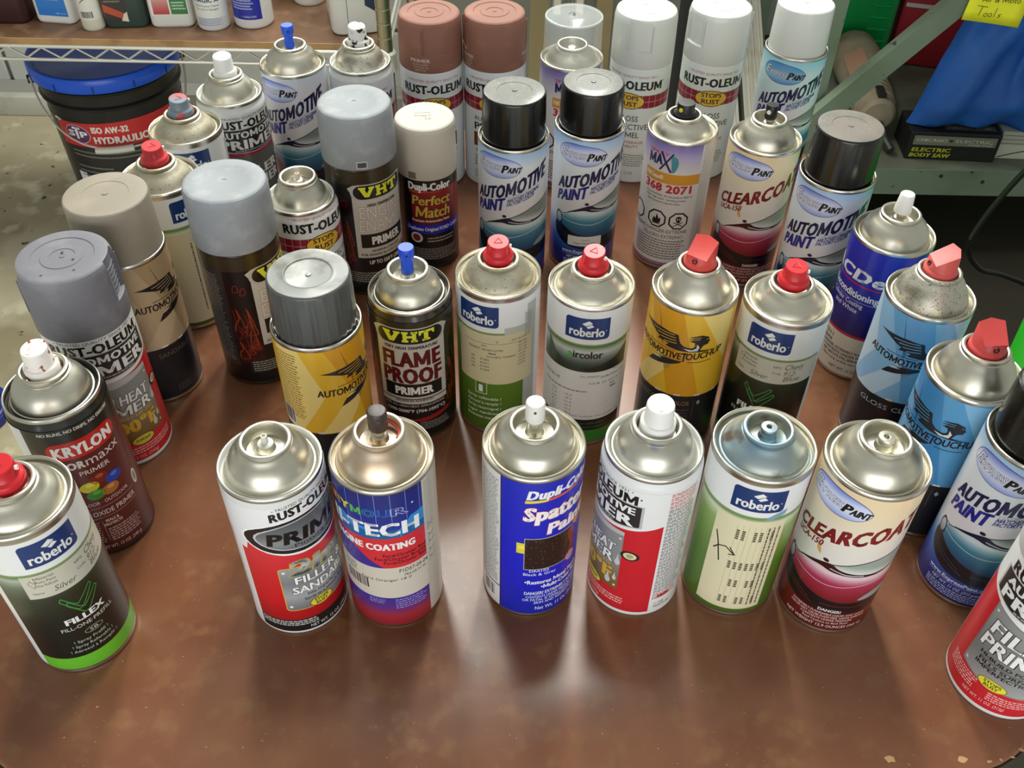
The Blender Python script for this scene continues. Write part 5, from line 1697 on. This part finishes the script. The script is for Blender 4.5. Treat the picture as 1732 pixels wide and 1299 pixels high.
def clear_cap(r):
    M = mat('clear_plastic', '#e9efef', 0.12, 0, alpha=0.26, spec=0.7)
    z0, z1, r0, r1 = 140.5, 188, 30.4, 29.6
    pr = [(r0, z0), (r0, z0 + 1.5), (r1, z1 - 2.4), (r1 - 0.6, z1 - 0.8), (r1 - 2, z1), (6, z1), (5.5, z1 - 0.8), (1.6, z1 - 0.8), (1.2, z1 + 0.5), (0, z1 + 0.6)]
    c = mk('clear_cap', *lathe(pr, 96), M, r)
    mk('moulding_pip', *lathe([(0, z1 + 0.4), (1.3, z1 + 0.4), (1.0, z1 + 1.2), (0, z1 + 1.3)], 12), plas('#55595c', 0.5), c)
    mk('cap_collar', *lathe([(r1 - 0.9, z1 - 3.2), (r1 + 0.1, z1 - 2.2), (r1 - 0.3, z1 - 0.9), (r1 - 1.3, z1 - 0.4)], 96), mat('clear_plastic_edge', '#dfe8ea', 0.15, 0, alpha=0.55), c)


can(56.2, 966.2, 144.0, 'purple-topped can under a clear plastic cap in the back row', dstyle='wide', dh=14, dome=DOME, lab=lambda l: lab_spraymax(l, -27, 144), cap=clear_cap)
can(132.0, 985.7, 136.0, 'white-capped gloss enamel can beside the clear-capped can', bare=True, wall=PW, lab=lambda l: lab_stops(l, -16, 'enamel'), cap=lambda r: cap_over(r, 136, 188.6, 33.3, 31.6, WHITECAP, notch=((-30, 17),)))
can(210.7, 996.0, 136.0, 'white-capped gloss enamel can just behind the yellow-dotted black nozzle', bare=True, wall=PW, lab=lambda l: lab_stops(l, 8, 'enamel'), cap=lambda r: cap_over(r, 136, 188.6, 33.3, 31.6, WHITECAP, notch=((-72, -25), (98, 140))))
can(294.5, 986.1, 150.3, 'pale blue automotive paint can with plain white cap at far right of back row', lab=lambda l: lab_express(l, 2, 'aqua', 150.3), cap=lambda r: cap_inner(r, 146.5, 197, 30.2, 29.0, WHITECAP, disc=False))
# ------------------------------------------------------------------ wire shelf with bottles
CHROME = mat('chrome_wire', '#d6d4cb', 0.34, 0.6)
POSTM = mat('chrome_post', '#b5b09c', 0.25, 1.0)
ws = empty('wire_shelf', 0, 0, FLOOR, 'chrome wire shelf with zigzag edge and brown board carrying a row of bottles', 'shelf')
X0, X1, Y0, Y1 = -1760, -236, 1620, 2070


def up(m_):
    V, F = m_
    return [(x, y, z - FLOOR) for x, y, z in V], F


BOARD = mat('shelf_board', '#6d4f39', 0.5, stain=[(6, 0.45, 0.65, '#5d432f'), (30, 0.5, 0.7, '#785c46')])
bd = mk('shelf_board', *up(box_mesh(X0 + 16, X1 - 12, Y0 + 3, Y1 - 6, -163, -152)), BOARD, ws, smooth=False)
mk('board_edge', *up(box_mesh(X0 + 16, X1 - 12, Y0 + 1.4, Y0 + 3, -163, -152)), mat('pale_ply_edge', '#a98658', 0.6, stain=[(20, 0.5, 0.7, '#8a6a42')]), bd, smooth=False)
for (y, nm) in ((Y0, 'front'), (Y1, 'rear')):
    mk('edge_wire', *up(tube([(X0, y, -166), (X1, y, -166)], 3.2, 8)), CHROME, ws)
    mk('edge_wire', *up(tube([(X0, y, -190), (X1, y, -190)], 3.0, 8)), CHROME, ws)
    pts, x, k = [], X0 + 20, 0
    pitch = 30.0
    while x < X1 - 10:
        pts.append((x, y + 2.0, -187.5 if k % 2 else -168.5))
        x += pitch
        k += 1
    mk('zigzag_wire', *up(tube(pts, 2.2, 6)), CHROME, ws)
for x in (X0, X1):
    mk('edge_wire', *up(tube([(x, Y0, -166), (x, Y1, -166)], 3.2, 8)), CHROME, ws)
    mk('edge_wire', *up(tube([(x, Y0, -190), (x, Y1, -190)], 3.0, 8)), CHROME, ws)
parts = []
x = X0 + 24
while x < X1 - 12:
    parts.append(tube([(x, Y0, -166.5), (x, Y1, -166.5)], 1.8, 5))
    x += 24
o = joined('deck_wires', [up(p) for p in parts], CHROME, ws)
o['kind'] = 'stuff'
for x in (X0 - 2, X1 + 4):
    for y in (Y0 - 2, Y1 + 2):
        pr = [(0, 2), (11, 2), (12.7, 4)]
        z = 20
        while z < 900:
            pr += [(12.7, z), (11.8, z + 1), (11.8, z + 3), (12.7, z + 4)]
            z += 25.4
        pr += [(12.7, 900), (0, 904)]
        p = mk('post', *lathe(pr, 20, x, y), POSTM, ws, 30)
        mk('corner_collar', *lathe([(12.8, 492), (17, 494), (18.5, 497), (17.5, 526), (14, 530), (12.8, 530)], 24, x, y), CHROME, p)


def rr_outline(w, d, r, n=5):
    pts = []
    for cx, cy, a0 in ((w / 2 - r, -d / 2 + r, -90), (w / 2 - r, d / 2 - r, 0), (-w / 2 + r, d / 2 - r, 90), (-w / 2 + r, -d / 2 + r, 180)):
        for i in range(n + 1):
            a = radians(a0 + 90 * i / n)
            pts.append((cx + r * cos(a), cy + r * sin(a)))
    return pts


def loft(levels):
    V, F = [], []
    n = len(levels[0][0])
    for pts, z in levels:
        V += [(x, y, z) for x, y in pts]
    for k in range(len(levels) - 1):
        for i in range(n):
            j = (i + 1) % n
            F.append((k * n + i, k * n + j, (k + 1) * n + j, (k + 1) * n + i))
    F.append(tuple(range(n - 1, -1, -1)))
    F.append(tuple(range((len(levels) - 1) * n, len(levels) * n)))
    return V, F


def bottle(x, y, w, d, h, label, col, capcol, round_=False, art=None, rough=0.35, rz=0.0, lab_r=0.7):
    rt = empty('bottle', x, y, -152, label, 'bottle', 'bottles on the wire shelf', rz)
    r = min(w, d) / 2 - 0.01 if round_ else min(w, d) * 0.22
    S = lambda k, rr=None: rr_outline(w * k, d * k, max(1.0, (rr or r) * k), 7)
    N = lambda q: rr_outline(q, q, q / 2 - 0.01, 7)
    lv = [(S(0.90), 0), (S(0.97), 2.0), (S(1.0), 6), (S(1.0), h * 0.62), (S(0.96), h * 0.68), (S(0.80), h * 0.76), (N(min(w, d) * 0.52), h * 0.84), (N(min(w, d) * 0.46), h * 0.88), (N(min(w, d) * 0.46), h * 0.9)]
    mk('bottle_body', *loft(lv), plas(col, rough), rt, 40)
    q = min(w, d) * 0.56
    mk('bottle_cap', *loft([(N(q), h * 0.885), (N(q), h * 0.985), (N(q * 0.92), h)]), plas(capcol, 0.4), rt, 40)
    if art:
        if round_:
            L = Label(w / 2)
            art(L)
            L.build('bottle_label', rt)
        else:
            L = Label(100, flat=True)
            art(L)
            p = L.build('bottle_label', rt)
            p.location = (0, -d / 2000, 0)
    return rt


def art_blue(L):
    L.rect(-27, 28, 14, 110, '#3f6fb0', 1)
    L.rect(-27, 28, 14, 62, '#2a78c8', 2)
    L.rect(-27, 28, 62, 78, '#6f7a2c', 2)
    L.greek(-22, 24, 40, 56, 4, '#6fa8dc', 3, seed=1)
    L.text('NET 16 FL', 6, 25, 18, 2.4, '#cfe0f2', 3, b=0)


def art_thin(L):
    L.rect(-70, 70, 20, 120, '#d9d6cc', 1)
    L.bars(-38, 30, 22, 36, 2, seed=2, n=16, bg='#d9d6cc')
    L.line([(-20, 50), (-10, 54), (4, 56)], 1.4, '#3a3a38', 2)
    L.greek(-48, 48, 62, 84, 7, '#7d7f86', 2, seed=3)


def art_dark(L):
    L.rect(-33, 6, 12, 110, '#2b2724', 1)
    L.poly([(-33, 30), (4, 14), (4, 26), (-33, 44)], '#b5482c', 2)
    L.poly([(-6, 14), (6, 12), (6, 30), (0, 26)], '#d9d0bc', 3)
    L.greek(-30, 2, 44, 80, 6, '#7a7468', 2, seed=4)


def art_rg(L):
    L.rect(-32, 34, 22, 110, '#e2e0da', 1)
    L.rect(-28, 0, 24, 66, grad((24, '#b8363c'), (66, '#d8d2cc')), 2)
    L.rect(3, 32, 24, 66, '#2f7a3f', 2)
    L.greek(6, 30, 30, 46, 3, '#b9d2bc', 3, seed=5)
    L.ell(-16, 72, 9, 6, '#1b1b1b', 3)


def art_cyl(L):
    L.rect(-80, 80, 24, 120, '#dfe0dc', 1)
    L.text('MAGIC A', -46, 44, 52, 7.0, '#22306a', 2, b=3)
    L.text('Multi-Purpose Cleaner', -44, 46, 44, 3.4, '#44464c', 2, b=1)
    L.text('For Use in Garages', -40, 40, 38, 3.4, '#44464c', 2, b=1)
    L.rect(-50, 50, 8, 24, '#c3c6d0', 1)
    L.greek(-46, 46, 9, 23, 4, '#9aa0b4', 2, seed=6)


def art_cob(L):
    L.rect(-62, 40, 18, 120, '#1c2a9a', 1)
    L.greek(-50, 20, 34, 58, 5, '#a9b3e0', 2, seed=7)
    L.text('1 GALLON', -20, 22, 22, 3.0, '#d5daf0', 2, b=1)


def art_jug(L):
    L.poly([(14, 120), (14, 52), (32, 40), (40, 62), (40, 120)], '#22304f', 1)
    L.rect(-18, -16.6, 0, 120, '#7d8486', 1)


bottle(-922, 1712, 92, 70, 210, 'dark maroon plastic bottle at left end of the shelf', '#3a2120', '#1a1a1a')
bottle(-826, 1708, 74, 52, 200, 'white bottle with blue and olive label beside the maroon bottle', '#dfe0dc', '#dfe0dc', art=art_blue, rz=radians(-7))
bottle(-756, 1672, 40, 40, 190, 'slim cream cylinder bottle with barcode on the shelf', '#cfcbb8', '#d9d6cc', True, art=art_thin)
bottle(-700, 1698, 74, 60, 205, 'dark green bottle with black and orange label', '#33453f', '#1d1d1d', art=art_dark, rz=radians(6))
bottle(-620, 1702, 76, 54, 200, 'white bottle with red and green label squares', '#e0dfd8', '#c43030', art=art_rg, rz=radians(5))
bottle(-546, 1690, 58, 58, 210, 'white round cleaner bottle with dark blue lettering', '#dcdcd6', '#c9c9c4', True, art=art_cyl)
bottle(-478, 1706, 70, 70, 210, 'white bottle with deep blue label at right of the lettered cleaner', '#dedfdd', '#dedfdd', True, art=art_cob)
bottle(-394, 1806, 62, 62, 190, 'plain scuffed white round bottle standing back on the shelf', '#d9d7cc', '#d9d7cc', True)
bottle(-446, 1836, 56, 56, 200, 'near-black bottle standing behind the white ones', '#20261f', '#181818', True)
bottle(-298, 1722, 92, 130, 230, 'large white jug with grooved side and navy label next to the chrome post', '#dfe0da', '#d9d9d4', art=art_jug, rz=radians(14))
for i, (x, y, w, t) in enumerate(((-880, 1850, 80, 'black-brown jug at the back left of the shelf'), (-770, 1860, 80, 'black-brown jug behind the slim cream bottle'),
                                  (-650, 1860, 76, 'black-brown jug behind the red and green labelled bottle'), (-560, 1866, 76, 'black-brown jug behind the lettered cleaner bottle'))):
    bottle(x, y, w, 80, 220, t, '#1f1a17', '#141414')

# ------------------------------------------------------------------ bucket
bk = empty('bucket', -885, 1960, FLOOR, 'black five-gallon bucket with blue lid and red label, on floor under the wire shelf', 'bucket', None, radians(24.3))
BLK = plas('#1b1c1c', 0.33)
mk('bucket_body', *lathe([(0, 4), (125, 4), (129, 0), (131, 4), (138, 200), (141, 288), (147, 292), (148, 296), (143, 300), (144, 322), (150, 326), (151, 330), (146, 334), (147, 345), (0, 345)], 96), BLK, bk)
LIDM = plas('#1c58d6', 0.28)
lid = mk('lid', *lathe([(151, 336), (155, 335), (157, 338), (157, 360), (154, 365), (149, 366), (145, 364), (141, 358), (138, 356), (60, 356), (55, 354), (0, 354)], 96), LIDM, bk)
for k in range(12):
    a = radians(15 + 30 * k)
    V, F = box_mesh(-1.6, 1.6, -1.0, 1.0, 338, 352)
    V = [(157 * sin(a) + x * cos(a) + y * sin(a), -157 * cos(a) + x * sin(a) - y * cos(a), z) for x, y, z in V]
    mk('lid_slot', V, F, plas('#0f2c78', 0.4), lid, smooth=False)
L = Label(140.7)
L.rect(-120, 120, 20, 262, '#1d1e1f', 0)
L.poly([(-65, 200), (-65, 256), (-22, 262), (10, 264), (46, 264), (80, 262), (80, 204), (40, 208), (0, 206), (-28, 204)], '#c22026', 2)
L.poly([(-69, 256), (-65, 262), (-58, 258), (-62, 253)], '#e2e0dc', 1)
L.ell(-44, 232, 12.5, 22, '#d8cfe0', 3)
L.ell(-44, 232, 12, 21, '#5c2a5e', 4)
L.text('S', -53.5, -46.5, 226, 14, '#ecebea', 5, b=3)
L.text('T', -47.5, -40.5, 222, 27, '#ecebea', 6, b=3)
L.text('P', -41, -34, 226, 14, '#ecebea', 5, b=3)
L.text('ISO AW-32', -29, 2, 239, 14, '#e4e0d8', 4, b=3)
L.text('HYDRAULIC OIL', -29, 34, 214, 16, '#e4e0d8', 4, b=3)
for z in (186, 176, 148, 136, 124):
    L.greek(-56, -18 + (z > 150) * 30, z, z + 4.5, 1, '#77756e', 3, seed=z, ink=0.8)
L.rect(-60, -50, 92, 132, '#d5d8da', 3)
L.greek(-46, 10, 96, 118, 4, '#5f5e5a', 3, seed=77)
# slanted walls: fold the print onto the taper
L.V = [(x * (1 + (z - 262) * 0.000247), y * (1 + (z - 262) * 0.000247), z) for x, y, z in L.V]
L.build('bucket_label', bk)
BAILM = mat('bail_wire', '#c9c6ba', 0.35, 0.3)
pth = []
for i in range(25):
    t = -88 + 176 * i / 24
    k = abs(t) / 88
    pth.append((156 * sin(radians(t)), -156 * cos(radians(t)) - 4, 212 + 118 * k ** 2.6))
bail = mk('bail_handle', *tube(pth, 2.2, 6), BAILM, bk)
gp = [(158 * sin(radians(t)), -158 * cos(radians(t)) - 3, 211) for t in range(-26, 3, 4)]
mk('grip', *tube(gp, 7.5, 10), plas('#cfccc0', 0.5), bail)
for s in (-1, 1):
    mk('ear', *tube([(s * 143, 0, 322), (s * 162, 0, 322)], 9, 12), BLK, bk)

# ------------------------------------------------------------------ behind the table, middle
st = mk('timber_stud', *up(box_mesh(20, 52, 1700, 1740, FLOOR, 250)), mat('olive_timber', '#8d7f5c', 0.7, stain=[(8, 0.5, 0.7, '#74683f')]), smooth=False)
st.location = W(0, 0, FLOOR)
tag(st, 'olive-tan upright timber behind the brown-capped primer cans', 'post')
st = mk('timber_stud', *up(box_mesh(160, 192, 1960, 2000, FLOOR, 250)), mat('olive_timber', '#8d7f5c', 0.7, stain=[(8, 0.5, 0.7, '#74683f')]), smooth=False)
st.location = W(0, 0, FLOOR)
tag(st, 'olive-tan upright timber behind the clear-capped can', 'post')
cb = empty('steel_cabinet', 105, 2150, FLOOR, 'grey steel cabinet standing behind the white-capped cans', 'cabinet')
GREYM = mat('grey_steel_paint', '#77796f', 0.5, stain=[(5, 0.5, 0.7, '#666860')])
bevel_box('cabinet_body', -312, 312, -100, 200, 0, 900, 4, GREYM, cb)
for (a, b) in ((-306, -4), (4, 306)):
    dr = bevel_box('door', a, b, -106, -100, 30, 880, 2, GREYM, cb, 1)
    bevel_box('handle', (b if a < 0 else a) - (30 if a < 0 else -10), (b if a < 0 else a) - (10 if a < 0 else -30), -118, -106, 420, 540, 3, CHROME, dr, 1)
bx = empty('speaker_case', 330, 1780, FLOOR, 'narrow black upright case in the gap between the white-capped cans', 'case')
bevel_box('case_body', -22, 12, -60, 60, 0, 640, 4, plas('#15161a', 0.5), bx)
mk('case_grille', *box_mesh(-16, 6, -62, -60, 60, 600), plas('#222326', 0.8), bx, smooth=False)
# ribbed aluminium rails leaning on the bench end
ld = empty('aluminium_rails', 462, 1650, FLOOR, 'pair of grooved grey aluminium rails slanting up behind the pale blue can', 'rail')
AL = mat('dull_aluminium', '#9a988c', 0.45, 0.7, stain=[(12, 0.5, 0.7, '#7f7b6c')])
for i, dx in enumerate((0, 64)):
    V, F = [], []
    prof = [(-26, 0), (-26, 20), (-20, 20), (-20, 14), (-10, 14), (-10, 20), (-3, 20), (-3, 14), (6, 14), (6, 20), (13, 20), (13, 14), (20, 14), (20, 20), (26, 20), (26, 0)]
    for (yy, zz) in ((0, 60), (700, 500)):
        for (a, b) in prof:
            V.append((a + dx - yy * 0.02, yy - b * 0.53, zz + b * 0.85))
    n = len(prof)
    for k in range(n):
        F.append((k, (k + 1) % n, n + (k + 1) % n, n + k))
    F += [tuple(range(n - 1, -1, -1)), tuple(range(n, 2 * n))]
    mk('rail', V, F, AL, ld, smooth=False)
    mk('rail_foot', *box_mesh(dx - 24, dx + 24, -18, 4, 0, 66), plas('#2a2a28', 0.7), ld, smooth=False)

# ------------------------------------------------------------------ workbench on the right
wbn = empty('workbench', 0, 0, FLOOR, 'green-grey sheet metal workbench with lower shelf and diagonal brace at right', 'workbench')
GRN = mat('green_grey_enamel', '#738270', 0.45, stain=[(7, 0.5, 0.68, '#64725f')], spots=(60, 0.70, 0.74, '#3f4038', 2.0))
SHM = mat('dusty_shelf_steel', '#6f7464', 0.6, stain=[(10, 0.45, 0.65, '#585a4a')])
BX0, BX1, BY0, BY1 = 556, 1700, 1750, 2340
mk('lower_shelf', *up(box_mesh(BX0, BX1, BY0, BY1, -461, -457)), SHM, wbn, smooth=False)
lip = mk('shelf_lip', *up(box_mesh(BX0, BX1, BY0 - 3, BY0, -516, -457)), GRN, wbn, smooth=False)
for k in range(4):
    mk('lip_bolt', *up(lathe([(0, 0), (4, 0), (3.5, 2), (0, 2.6)], 10)), plas('#2c2c28', 0.5), lip).matrix_local = Matrix.Translation(((880 + 90 * k) / 1000, (BY0 - 3) / 1000, (-470 - FLOOR - 12 * (k % 2)) / 1000)) @ Matrix.Rotation(radians(90), 4, 'X') @ Matrix.Translation((0, 0, FLOOR / 1000))
mk('worktop', *up(box_mesh(BX0 - 30, BX1 + 30, BY0 - 60, BY1 + 30, 150, 190)), SHM, wbn, smooth=False)
for x in (BX0, BX1 - 45):
    for y in (BY0 + 4, BY1 - 49):
        mk('leg', *up(box_mesh(x, x + 45, y, y + 45, FLOOR, 150)), GRN, wbn, smooth=False)
# diagonal brace: flat bar with folded edge
a, b = Vector((525, 1712, -405)), Vector((957, 1712, 100))
d = (b - a).normalized()
nrm = Vector((-d.z, 0, d.x)) * 19.5
V = []
for yy in (0, 4):
    for p in (a, b):
        for s in (-1, 1):
            q = p + nrm * s
            V.append((q.x, q.y + yy, q.z - FLOOR))
br = mk('diagonal_brace', V, [(0, 2, 3, 1), (4, 5, 7, 6), (0, 1, 5, 4), (2, 6, 7, 3), (0, 4, 6, 2), (1, 3, 7, 5)], GRN, wbn, smooth=False)
V = []
for p in (a, b):
    for yy in (4, 26):
        for s in (0.86, 1.0):
            q = p + nrm * s
            V.append((q.x, q.y + yy, q.z - FLOOR))
mk('brace_flange', V, [(0, 1, 3, 2), (4, 6, 7, 5), (0, 4, 5, 1), (2, 3, 7, 6), (0, 2, 6, 4), (1, 5, 7, 3)], GRN, br, smooth=False)

# things on the lower shelf
sb = empty('tool_box', 905, 1830, -457, 'black carton lettered ELECTRIC BODY SAW on the bench shelf under the blue bag', 'box', None, radians(-3))
bevel_box('carton', -92, 92, -44, 50, 0, 62, 1.5, plas('#191a18', 0.5), sb, 1)
L = Label(100, flat=True)
L.rect(-84, 84, 34, 55, '#77786a', 1)
L.text('CHICAGO', -78, -16, 42, 6.6, '#dcdccf', 2, b=2)
L.ell(-8, 45, 4.5, 3.2, '#3a3a32', 2)
L.text('ELECTRIC', 2, 76, 42, 6.6, '#dcdccf', 2, b=2)
L.text('POWER TOOLS', 30, 76, 36, 3.4, '#c4c4b6', 2, b=1)
L.text('ELECTRIC', -82, -4, 19, 8.6, '#d8d23e', 2, b=3, sh=0.15)
L.text('BODY SAW', -84, -2, 6.5, 8.6, '#d8d23e', 2, b=3, sh=0.15)
p = L.build('carton_print', sb)
p.location = (0, -0.044, 0)
L = Label(100, flat=True)
L.rect(-20, 84, -8, 14, '#4f524a', 1)
L.text('CHICAGO ELECTRIC', -14, 78, -2, 8.0, '#d2d2c6', 2, b=2)
p = L.build('carton_top_print', sb)
p.rotation_euler = (radians(-90), 0, 0)
p.location = (0, -0.020, 0.062)
cs = empty('parts_carton', 1100, 1840, -457, 'pale carton with ruled grey lines and a dark red picture beside the saw carton', 'box', None, radians(-3))
bevel_box('carton', -96, 150, -46, 70, 0, 61.5, 1.5, plas('#a9ab9c', 0.6), cs, 1)
L = Label(100, flat=True)
for k in range(3):
    L.rect(-94, 148, 35 + 9 * k, 36.2 + 9 * k, '#55584e', 1)
L.rect(-94, 148, 1, 32, '#b9bcb0', 1)
L.ell(0, 14, 30, 13, '#7a2e34', 2)
L.line([(-90, 4), (-60, 14), (-30, 22)], 2.4, '#2f302c', 2)
p = L.build('carton_print', cs)
p.location = (0, -0.046, 0)


def rag_bag():
    rt = empty('cloth_bag', 960, 1830, -395, 'slumped royal blue cloth bag lying over the cartons on the bench shelf', 'bag')
    V, F = [], []
    nx, nz = 40, 36
    # outline: wide base, left edge running up to a narrow gathered top
    for side in (0, 1):
        for j in range(nz + 1):
            v = j / nz
            xl = -152 + 108 * v ** 0.9 - 10 * sin(v * 3.0)
            xr = 190 - 40 * v
            for i in range(nx + 1):
                u = i / nx
                x = xl + (xr - xl) * u
                z = 1 + 430 * v + 8 * sin(u * 5.0) * (1 - v)
                fat = 62 * (sin(pi * min(max(u, 0.0), 1.0)) ** 0.45) * (1 - 0.55 * v) * min(1.0, 0.45 + v * 5) + 1
                fold = 20 * sin(9.5 * u + 4.4 * v) * sin(pi * u) * (0.4 + v) + 11 * sin(19 * u - 9 * v) * sin(pi * u)
                fold -= 52 * math.exp(-((u - 0.52 - 0.25 * (v - 0.25)) / 0.07) ** 2) * math.exp(-((v - 0.45) / 0.28) ** 2)
                n = 5 * noise.noise((x * 0.02, z * 0.02, side * 7.0))
                y = (-fat - fold * 1.5 - n) if side == 0 else (fat * 0.8 + n)
                V.append((x, y, z))
    W_ = nx + 1
    B = (nz + 1) * W_
    for j in range(nz):
        for i in range(nx):
            a = j * W_ + i
            F.append((a, a + 1, a + W_ + 1, a + W_))
            F.append((B + a, B + a + W_, B + a + W_ + 1, B + a + 1))
    for j in range(nz):
        a, c = j * W_, j * W_ + nx
        F.append((a, a + W_, B + a + W_, B + a))
        F.append((c, B + c, B + c + W_, c + W_))
    for i in range(nx):
        F.append((i, B + i, B + i + 1, i + 1))
        t = nz * W_ + i
        F.append((t, t + 1, B + t + 1, B + t))
    mk('bag_cloth', V, F, mat('blue_nylon', '#2058ac', 0.55, stain=[(9, 0.4, 0.7, '#2566c0')]), rt, 70)
    mk('drawcord', *tube(spline([(-60, -44, 250), (-72, -52, 330), (-52, -48, 400), (-20, -40, 440)], 6), 4, 8), plas('#3b4aa6', 0.5), rt)
    return rt


rag_bag()
# yellow sticky note on the bag
nt_ = empty('sticky_note', 790, 1704, -124, 'bright yellow sticky note with handwriting, stuck on the diagonal brace by the blue bag', 'note')
V, F = [], []
for j in range(7):
    for i in range(7):
        V.append((1 + 102 * i / 6 + 1.4 * j, -7.2 * (i / 6) ** 2, 100 * j / 6 + 1 - 10 * i / 6))
for j in range(6):
    for i in range(6):
        a = j * 7 + i
        F.append((a, a + 1, a + 8, a + 7))
o = mk('note_paper', V, F, mat('yellow_paper', '#e6e62a', 0.6), nt_)
sm = o.modifiers.new('thick', 'SOLIDIFY')
sm.thickness = 0.0004
L = Label(100, flat=True)
L.line([(22, 27), (40, 25)], 1.1, '#4a4a20', 1)
L.line([(31, 26), (28, 10)], 1.1, '#4a4a20', 1)
for cx in (40, 48):
    L.line([(cx + 3 * cos(radians(a)), 11 + 3.4 * sin(radians(a))) for a in range(0, 361, 45)], 1.0, '#4a4a20', 1)
L.line([(57, 24), (55, 8)], 1.0, '#4a4a20', 1)
L.line([(67, 13), (62, 12), (66, 9), (61, 7)], 1.0, '#4a4a20', 1)
L.text('Air & Moto', 26, 92, 34, 9, '#4a4a20', 1, b=0, sh=0.1)
L.V = [(x, y - 0.6 - 7.2 * (x / 102) ** 2, z) for x, y, z in L.V]
L.build('handwriting', nt_)

# sanding tool, green can, red case
tl_ = empty('power_tool', 764, 1896, -457, 'dusty brown-grey power tool casing lying behind the diagonal brace', 'power tool', None, radians(-4))
TM = mat('dusty_brown_casing', '#a89a83', 0.45, stain=[(9, 0.45, 0.65, '#887b66')])
V, F = lathe([(0, -150), (30, -150), (37, -143), (39, -120), (42, -60), (47, 0), (52, 60), (54, 110), (50, 160), (40, 185), (20, 195), (0, 196)], 40)
tbd = mk('tool_casing', [(x, z, y + 54) for x, y, z in V], [tuple(reversed(f)) for f in F], TM, tl_)
tbd.location = (0, 0.12, 0)
for k in range(4):
    V, F = lathe([(39.6 + 1.2 * k, 0), (42.5 + 1.2 * k, 2), (42.5 + 1.2 * k, 6), (39.8 + 1.2 * k, 8)], 40)
    mk('vent_ring', [(x, z - 112 + 18 * k + 120, y + 54) for x, y, z in V], [tuple(reversed(f)) for f in F], TM, tl_)
V, F = box_mesh(-20, 24, -60, 60, 0, 3)
pl = mk('rating_sticker', V, F, plas('#b58d74', 0.5), tl_, smooth=False)
pl.location = (-0.03, 0.12, 0.096)
pl.rotation_euler = (0, radians(-32), 0)
mk('tool_switch', *box_mesh(-8, 8, -20, 20, 0, 8), plas('#22221f', 0.5), tl_, smooth=False).location = (0.0, 0.0, 0.092)
mk('tool_nose', *tube([(4, -36, 40), (14, -66, 24), (26, -92, 12)], 9, 10), plas('#33322c', 0.4), tl_)

gj = empty('fuel_jug', 806, 2280, -457, 'emerald green plastic jug with moulded ribs behind the bench brace', 'jug', None, radians(-10))
GM = plas('#149a4c', 0.35)
mk('jug_body', *loft([(rr_outline(150, 110, 18), 0), (rr_outline(160, 120, 20), 6), (rr_outline(160, 120, 20), 250), (rr_outline(150, 110, 20), 285), (rr_outline(90, 70, 20), 315), (rr_outline(60, 50, 20), 330)]), GM, gj, 40)
for k in range(6):
    bevel_box('moulded_rib', 20, 68, -64, -59, 60 + 28 * k, 66 + 28 * k, 1.5, GM, gj, 1)
mk('jug_cap', *lathe([(0, 326), (26, 326), (26, 350), (24, 353), (0, 353)], 32), plas('#d9c22a', 0.4), gj)
rc = empty('tool_case', 985, 2260, -457, 'red plastic tool case with a white stripe behind the brace', 'case', None, radians(-14))
bevel_box('case_shell', -85, 85, -50, 50, 0, 300, 10, plas('#b52c38', 0.4), rc)
mk('white_stripe', *box_mesh(-78, 30, -52, -49.9, 140, 149), plas('#dcd6d2', 0.4), rc, smooth=False)
mk('case_handle', *tube(spline([(-40, 0, 298), (-38, 0, 326), (0, 0, 334), (38, 0, 326), (40, 0, 298)], 5), 8, 10), plas('#2a2a2a', 0.4), rc)
# black cable
cbl = mk('power_cable', *tube(spline([(1010, 1470, 40), (930, 1452, -170), (868, 1450, -280), (834, 1450, -376), (829, 1450, -438), (868, 1455, -487), (925, 1470, -512), (1010, 1490, -560), (1120, 1500, -650), (1200, 1500, -684), (1400, 1520, -684)], 8), 5.4, 10), plas('#1b1c1a', 0.3))
cbl.location = W(0, 0, 0)
tag(cbl, 'thick black cable hanging in a loop in front of the bench shelf', 'cable')
# bright green bin beside the table
gb = empty('plastic_bin', 837, 894, FLOOR, 'bright green plastic bin on the floor, just peeking in at right edge', 'bin')
GBM = plas('#17b81c', 0.4)
mk('bin_shell', *lathe([(0, 0), (170, 0), (176, 6), (188, 560), (194, 564), (195, 572), (190, 576), (184, 572), (182, 564), (172, 12), (0, 10)], 72), GBM, gb)
mk('rim_bead', *lathe([(188, 550), (197, 553), (199, 560), (197, 567), (188, 568)], 72), GBM, gb)
bl = empty('plastic_saucer', -990, 1218, FLOOR, 'dark blue plastic saucer on the floor, barely in frame at left edge', 'saucer')
mk('saucer_base', *lathe([(0, 0), (66, 0), (70, 3), (70, 18), (66, 22), (60, 22), (57, 15), (0, 15)], 48), plas('#1b2c78', 0.4), bl)
mk('saucer_rim', *lathe([(60, 20), (64, 19), (68, 20), (68, 23), (64, 25), (60, 23)], 48), plas('#1b2c78', 0.4), bl)
